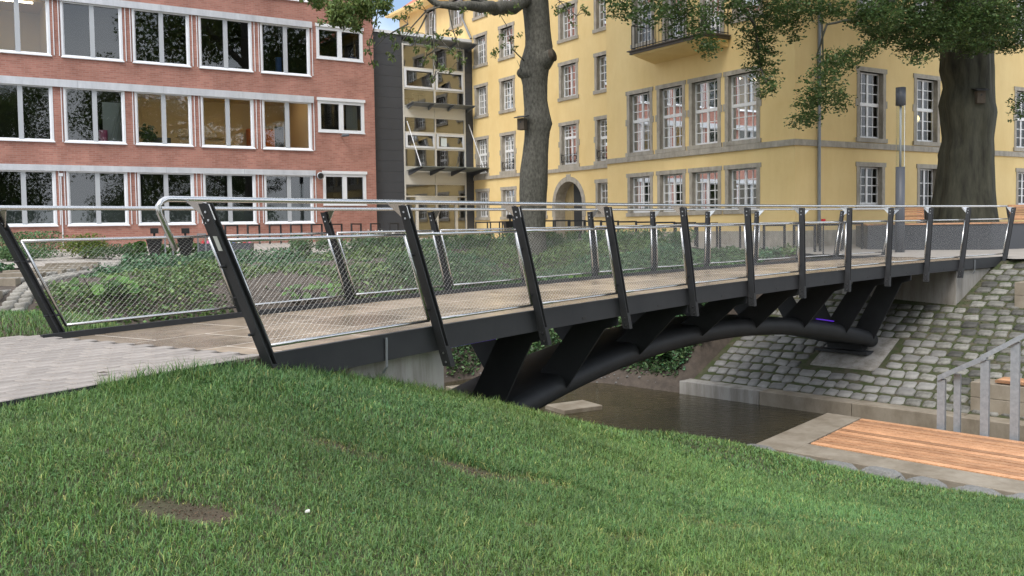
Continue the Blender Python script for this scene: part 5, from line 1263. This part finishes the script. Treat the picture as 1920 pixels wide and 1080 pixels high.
for i in range(7):
    d0 = .9+i*1.30; x, y = bord(d0); x2, y2 = bord(d0+.1); a = math.atan2(y2-y, x2-x); z = fz(x-.6, y)+.10
    m_ = MB().box(-.16,.16,.42,1.75,-.35,.03); mt = Matrix.Translation((x,y,z)) @ Matrix.Rotation(a, 4, 'Z'); m_.v = [tuple(mt @ Vector(p)) for p in m_.v]
    obj('step_block', m_, M['concrete_wet'], st)
    for r_i in range(3):
        for c_i in range(4):
            p = mt @ Vector((.34+r_i*.24, .55+c_i*.26, -.02)); inst('tread_cobble', PCM[(r_i+c_i) % 5], st, p-Vector((-10.5,21,-.6)), (0,0,a+random.uniform(-.1,.1)))
wl2 = thing('retaining_wall', (-11.6, 18.9, -.7), 'low pale concrete retaining wall left of the cobble steps', 'wall')
obj('block', MB().hexa([(-13.6,19.0,-1.3),(-10.5,18.6,-1.3),(-10.5,18.95,-1.3),(-13.6,19.35,-1.3),(-13.6,19.0,-.42),(-10.5,18.6,-.42),(-10.5,18.95,-.42),(-13.6,19.35,-.42)]), M['concrete'], wl2)
obj('block', MB().hexa([(-14,21.4,-1.0),(-10.9,21.0,-1.0),(-10.9,21.3,-1.0),(-14,21.7,-1.0),(-14,21.4,-.12),(-10.9,21.0,-.12),(-10.9,21.3,-.12),(-14,21.7,-.12)]), M['concrete'], wl2)

# ================================================================== PLANTS
def lowfreq(x, y, sc_, seed):
    r = np.random.default_rng(seed); o = np.zeros_like(x)
    for k in range(6):
        a = r.uniform(0, 6.28); w_ = sc_*r.uniform(.5, 2.2); o += np.sin(x*math.cos(a)*w_+y*math.sin(a)*w_+r.uniform(0, 6.28))
    return o/2.4
# creeping groundcover on the far bank, with bare soil showing between the cushions
n = 300000
x = rng.uniform(-19, 9, n); y = rng.uniform(14, 36, n)
ok = beyond(TOE+np.array([.2, .3]), x, y) & ~beyond(EDGE-np.array([.2, .3]), x, y)
p_ = (x-3.88)*.705-(y-21.6)*.709; q_ = (x-3.88)*.709+(y-21.6)*.705
ok &= ~((p_ > -.1) & (q_ < 6.7)); x, y = x[ok], y[ok]
bx = np.interp(y, bl_[:, 1], bl_[:, 0])
ok = ~((x > bx-2.6) & (x < bx+.25) & (y < 27.2)); x, y = x[ok], y[ok]
msk = lowfreq(x, y, 1.0, 5)+.5*lowfreq(x, y, 2.6, 6)+np.clip((pdist(TOE, x, y)-4)*.12, -.25, .5)+rng.normal(0, .25, len(x))
ok = msk > -.75; x, y, msk = x[ok], y[ok], msk[ok]
hgt = np.clip(msk+.3, 0, 1.3)*.24*rng.uniform(.1, 1, len(x))
zz = far_z(x, y)+hgt+.02
v, f, t = leaves(np.stack([x, y, zz], 1), rng.uniform(.055, .12, len(x)), .45, 1.5, flat=.45, aspect=.75)
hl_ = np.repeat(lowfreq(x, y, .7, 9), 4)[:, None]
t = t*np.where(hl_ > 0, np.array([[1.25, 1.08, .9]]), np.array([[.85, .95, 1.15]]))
np_mesh('groundcover', v, f, M['ivy'], tint=t, kind='stuff', label='creeping green groundcover on the far bank')

def shrub(name, c, r, n, lab, cat, mtl, size=.09, lo=.5, hi=1.35, group=None, blobs=6, flat=.2):
    z = fz(c[0], c[1]) if c[1] < 27 else PZf(c[0], c[1])
    if beyond(EDGE, np.array([c[0]]), np.array([c[1]]))[0]: z = PZf(c[0], c[1])
    t = thing(name, (c[0], c[1], z), lab, cat, group=group); ps = []
    for k in range(blobs):
        o = np.array([random.uniform(-.6,.6)*r[0], random.uniform(-.6,.6)*r[1], r[2]*random.uniform(.35,.7)])
        ps.append(leaves(np.array([c[0],c[1],z])+o+in_ellipsoid(n//blobs, (0,0,0), (r[0]*.5, r[1]*.55, r[2]*.42)), rng.uniform(size*.7, size*1.3, n//blobs), lo, hi, flat=flat, aspect=.6))
    v, f, tt = merge(ps); np_mesh('foliage', v, f, mtl, t, tint=tt)
    m = MB()
    for k in range(5): limb(m, [(c[0],c[1],z-.05),(c[0]+random.uniform(-.3,.3)*r[0],c[1]+random.uniform(-.3,.3)*r[1],z+r[2]*.6)], .015, .006, 5)
    obj('stems', m, M['bark'], t)
# clipped hedge at the far left
hd = thing('hedge', (-17.8, 30.2, .2), 'clipped dark green hedge before the brick wall at the left edge', 'hedge')
k = 9000; hc = rng.uniform([-22,29.4,.15],[-14.9,31,1.05],(k,3)); v, f, t = leaves(hc, rng.uniform(.06,.10,k), .4, 1.4); np_mesh('foliage', v, f, M['ivy'], hd, tint=t)
m_ = MB()
for k in range(14): limb(m_, [(-21.8+k*.5,30.2,.1),(-21.8+k*.5,30.2,.8)], .02, .01, 5)
obj('stems', m_, M['bark'], hd)
shrub('shrub', (-13.5,29.2), (1.0,.7,.75), 2600, 'rounded yellow-green shrub before the brick wall', 'shrub', M['bright_leaf'], .08)
shrub('shrub', (-15.2,28.4), (1.2,.7,.55), 2200, 'low dusty green shrub left of the yellow-green shrub', 'shrub', M['ivy'], .07)
shrub('shrub', (-12.3,28.2), (.9,.5,.5), 1600, 'dark low shrub between yellow-green shrub and hostas', 'shrub', M['ivy'], .06, .35, .9)
shrub('shrub', (-16.3,25.6), (1.5,1.2,1.0), 3200, 'loose grey-green shrub on the slope at the left edge', 'shrub', M['ivy'], .08, .7, 1.5)
shrub('shrub', (-14.6,24.2), (1.1,.8,.6), 2000, 'small grey-green shrub on bare soil above the steps', 'shrub', M['ivy'], .07, .7, 1.5)
for k in range(9):
    shrub('hosta', (-11.9+k*.42+random.uniform(-.1,.1), 28.9+random.uniform(-.2,.2)), (.32,.3,.5), 110, 'broad-leaved green hosta in the row by the brick wall, %s from the left' % ords[k], 'plant', M['big_leaf'], .24, .5, 1.1, 'row of hostas', 3, .3)
# taller perennials along the top of the bank
for k in range(16):
    xx = -6.3+k*.78; yy = 28.6+(3.6-abs(xx-1.2)*.55)+random.uniform(-.4,.4)
    shrub('perennial', (xx, yy), (.55,.5,.62), 700, 'green perennial clump on the crest of the bank, %s from the left' % ords[k], 'plant', M['ivy'], .09, .55, 1.45, 'perennials on the crest of the bank', 4, .1)
fw = thing('daisy_clump', (-4.5, 30.2, fz(-4.5,30.2)), 'clump of white daisies below the brick corner', 'flowers')
k = 130; c = in_ellipsoid(k, (-4.5,30.2,.72), (.75,.4,.28)); v, f, t = leaves(c, rng.uniform(.05,.085,k), .9, 1.1, aspect=1., hue=0); np_mesh('blossoms', v, f, M['flower'], fw, tint=t)
k = 500; c = in_ellipsoid(k, (-4.5,30.2,.4), (.7,.4,.4)); v, f, t = leaves(c, .10, .5, 1.3); np_mesh('foliage', v, f, M['ivy'], fw, tint=t)
# big-leaved plants on the muddy bank below the deck
def butterbur(c, r, n, lab, size, mt_):
    z = fz(*c); t = thing('butterbur', (*c, z), lab, 'plant', group='broad-leaved plants at the water side'); m = MB()
    for k in range(n):
        a = random.uniform(0, 6.28); rr = r*math.sqrt(random.random()); p = np.array([c[0]+math.cos(a)*rr, c[1]+math.sin(a)*rr, z+random.uniform(.12,.5)*min(1, r*1.6)])
        s = size*random.uniform(.6,1.25); tiltv = np.array([random.gauss(0,.35), -.55+random.gauss(0,.3), 1.]); tiltv /= np.linalg.norm(tiltv)
        e1 = np.cross(tiltv, [0,1,0.2]); e1 /= np.linalg.norm(e1); e2 = np.cross(tiltv, e1)
        ring = [p-tiltv*s*.12]+[p+(e1*math.cos(q*math.pi/5)*(1. if q else .45)+e2*math.sin(q*math.pi/5))*s*.5 for q in range(10)]
        b = random.uniform(.55,1.35); col = np.tile([b*random.uniform(.85,1.15), b, b*.9], (11,1))
        np_mesh('leaf', np.array(ring), np.array([[0,1+q,1+(q+1)%10] for q in range(10)]), mt_, t, tint=col)
        m.tube([(c[0]+math.cos(a)*rr*.4, c[1]+math.sin(a)*rr*.4, z-.03), tuple(p-tiltv*s*.1)], .008, 4)
    obj('stalks', m, M['big_leaf'], t, kind='stuff')
butterbur((-1.05,25.2), .75, 46, 'bright yellow-green leafy plant seen left of the first rib', .22, M['bright_leaf'])
butterbur((3.65,22.75), .55, 16, 'broad-leaved green plant below the arch by the water', .38, M['big_leaf'])
butterbur((4.1,24.4), .9, 26, 'dark broad-leaved clump on the bank right of the arch', .26, M['ivy'])
butterbur((.75,25.4), .5, 18, 'small leafy plant behind the second rib', .18, M['big_leaf'])
butterbur((2.0,26.2), .6, 22, 'leafy plant behind the middle ribs on the bare bank', .2, M['big_leaf'])
butterbur((-.2,26.0), .8, 24, 'loose leafy plant between the first two ribs', .16, M['ivy'])
butterbur((-5.0,22.2), .9, 50, 'leafy light green plant at the far deck edge', .17, M['big_leaf']); butterbur((-8.6,19.4), .7, 34, 'leafy green plant by the foot of the steps', .2, M['big_leaf'])
x = rng.uniform(-3.5, 6.5, 60000); y = rng.uniform(21.8, 27.5, 60000); p_ = (x-3.88)*.705-(y-21.6)*.709; ok = (p_ < .1) & beyond(TOE+np.array([.15,.22]), x, y) & (lowfreq(x, y, 1.3, 91)+.8*(x > 1.2)+.5*(pdist(TOE, x, y) > 1.2) > .25) & ~beyond(EDGE-np.array([.3,.4]), x, y); x, y = x[ok], y[ok]
v, f, t = leaves(np.stack([x, y, far_z(x, y)+rng.uniform(0,.28,len(x))], 1), rng.uniform(.06,.14,len(x)), .4, 1.25, flat=.4, aspect=.5)
np_mesh('undergrowth', v, f, M['ivy'], tint=t, kind='stuff')

# ------------------------------------------------------------------ grass blades
BARE = [(-1.50,4.17,.20,.085,1.25),(-.31,5.9,.32,.08,.8),(.15,6.0,.25,.08,.8),(.17,4.85,.16,.06,.9),(.62,4.9,.18,.07,.9),(-1.0,5.65,.2,.08,.6),(1.35,5.6,.3,.12,.7),(2.3,6.6,.3,.1,.6),(.9,4.25,.2,.08,.6)]
def blades(n, x0, x1, y0, y1, hmin, hmax, wd, seed, keep=None):
    r = np.random.default_rng(seed); x = r.uniform(x0, x1, n); y = r.uniform(y0, y1, n)
    s, nn = bridge_sn(x, y); ok = ~((nn > -.005) & (nn < 3.36) & (s < .15)) & ~((nn > .06) & (nn < 3.0))
    ok &= np.abs(x) < y*.62+.9
    q = (x-A_.x)*NQ.x+(y-A_.y)*NQ.y; u = (x-A_.x)*D_.x+(y-A_.y)*D_.y
    ok &= ~((q > -.36+.08*np.sin(u*5)) & (u > -.75))
    if keep is not None: ok &= keep(x, y)
    bare = np.zeros(n)
    for cx, cy, rx, ry, st_ in BARE:
        d = np.sqrt(((x-cx)/rx)**2+((y-cy)/ry)**2)+.35*lowfreq(x, y, 14, 31); bare = np.maximum(bare, np.clip(1.5-d, 0, 1)*st_)
    thin = np.clip(.5*lowfreq(x, y, 3.2, 12)-.25, 0, .45)
    ok &= r.uniform(0, 1, n) > bare*.86+thin*.5
    x, y, bare, s, nn = x[ok], y[ok], bare[ok], s[ok], nn[ok]; n = len(x)
    z = near_z(x, y); ok = z > WATER+.1; x, y, z, bare, s, nn = x[ok], y[ok], z[ok], bare[ok], s[ok], nn[ok]; n = len(x)
    tall = np.exp(-np.clip(-nn, 0, 3)/.16)*(nn < .1)*(s > -1.6)*(s < 3.2)
    L = r.uniform(hmin, hmax, n)*(1+.25*lowfreq(x, y, 2.1, 8)+.14*lowfreq(x, y, 8, 42)).clip(.45, 1.7)*(1-.45*bare)*(1+.9*tall)
    a = r.uniform(0, 6.2832, n); lean = np.abs(r.normal(1.08, .42, n)).clip(.1, 1.6)*(1-.4*tall); dx, dy = np.cos(a), np.sin(a); w2 = wd*r.uniform(.6, 1.25, n)*.5
    sa = a+r.normal(1.57, .5, n); sx, sy = np.cos(sa)*w2, np.sin(sa)*w2
    mh, ml = np.cos(lean*.55)*L*.55, np.sin(lean*.55)*L*.55; th, tl = mh+np.cos(lean*1.35)*L*.5, ml+np.sin(lean*1.35)*L*.5
    B = np.stack([x, y, z-.01], 1); Mid = np.stack([x+dx*ml, y+dy*ml, z+mh], 1); T = np.stack([x+dx*tl, y+dy*tl, z+np.maximum(th, .008)], 1); S = np.stack([sx, sy, np.zeros(n)], 1)
    v = np.stack([B-S, B+S, Mid+S*.8, Mid-S*.8, T], 1).reshape(-1, 3); i = np.arange(n)[:, None]*5
    f = np.concatenate([i+np.array([[0,1,2]]), i+np.array([[0,2,3]]), i+np.array([[3,2,4]])], 1).reshape(-1, 3)
    br = r.uniform(.5, 1.42, n)*(1+.15*lowfreq(x, y, 1.5, 21)+.07*lowfreq(x, y, 7, 41)); yl = .06*lowfreq(x, y, 1.1, 22)+r.normal(0, .10, n); dry = (r.uniform(0, 1, n) < .05+.55*bare)
    col = np.stack([br*(1+yl*1.3), br*(1+yl*.2), br*(1-yl*.8)], 1); col[dry] = np.stack([br*2.6, br*1.5, br*1.7], 1)[dry]
    return v, f, np.clip(np.repeat(col, 5, 0), .05, 4)
gp_ = [blades(340000, -3.9, 4.2, 2.6, 6.2, .03, .072, .0046, 1), blades(250000, -4.2, 6.2, 6.0, 9.4, .035, .078, .0064, 2), blades(120000, -2.5, 8.5, 9.2, 15, .045, .085, .0112, 3),
       blades(26000, -8.5, -3.6, 7.2, 12.2, .05, .11, .008, 4, lambda x, y: bridge_sn(x, y)[1] > 3.3)]
v, f, t = merge(gp_)
np_mesh('grass', v, f, M['grassb'], tint=t, kind='stuff')
# a dropped leaf on the paving and a scrap of paper in the grass
obj('dead_leaf', MB().quad((-.045,0,.004),(0,.03,.012),(.05,.01,.005),(0,-.03,.012)), M['birdwood'], loc=(-2.87,6.39,.004), label='curled brown leaf lying on the pale pavers', cat='leaf')
obj('paper_scrap', MB().prism([(-.011,-.007,0),(.011,-.006,.002),(.008,.008,.004),(-.007,.007,.002)], (0,0,.008)), M['flower'], loc=(-.99,4.33,float(near_z(np.array([-.99]),np.array([4.33]))[0])+.035), label='tiny white scrap of paper in the lawn', cat='litter')

# clover, small weeds and fallen leaves in the lawn; soil crumbs on the worn spots
n = 9000; x = rng.uniform(-3.2, 4.5, n); y = rng.uniform(3, 8.5, n); s_, n_ = bridge_sn(x, y)
ok = (n_ < -.1) & (lowfreq(x, y, 2.4, 77)+.4*lowfreq(x, y, 6, 78) > .45); x, y = x[ok], y[ok]
v, f, t = leaves(np.stack([x, y, near_z(x, y)+rng.uniform(.018, .045, len(x))], 1), rng.uniform(.012, .024, len(x)), .6, 1.4, flat=.9, aspect=.95)
np_mesh('clover', v, f, M['big_leaf'], tint=t, kind='stuff')
cr = []
for cx, cy, rx, ry, st_ in BARE:
    k = int(900*rx*ry/.02*.5); c = np.stack([rng.normal(cx, rx*.6, k), rng.normal(cy, ry*.6, k)], 1); cr.append(np.concatenate([c, (near_z(c[:, 0], c[:, 1])+rng.uniform(-.002, .008, k))[:, None]], 1))
cr = np.concatenate(cr); v, f, t = leaves(cr, rng.uniform(.004, .012, len(cr)), .7, 1.3, flat=.3, aspect=.9, fold=.9)
np_mesh('soil_crumbs', v, f, mat('soil_crumb', (.11, .078, .052), .95, tint=True), tint=t, kind='stuff')
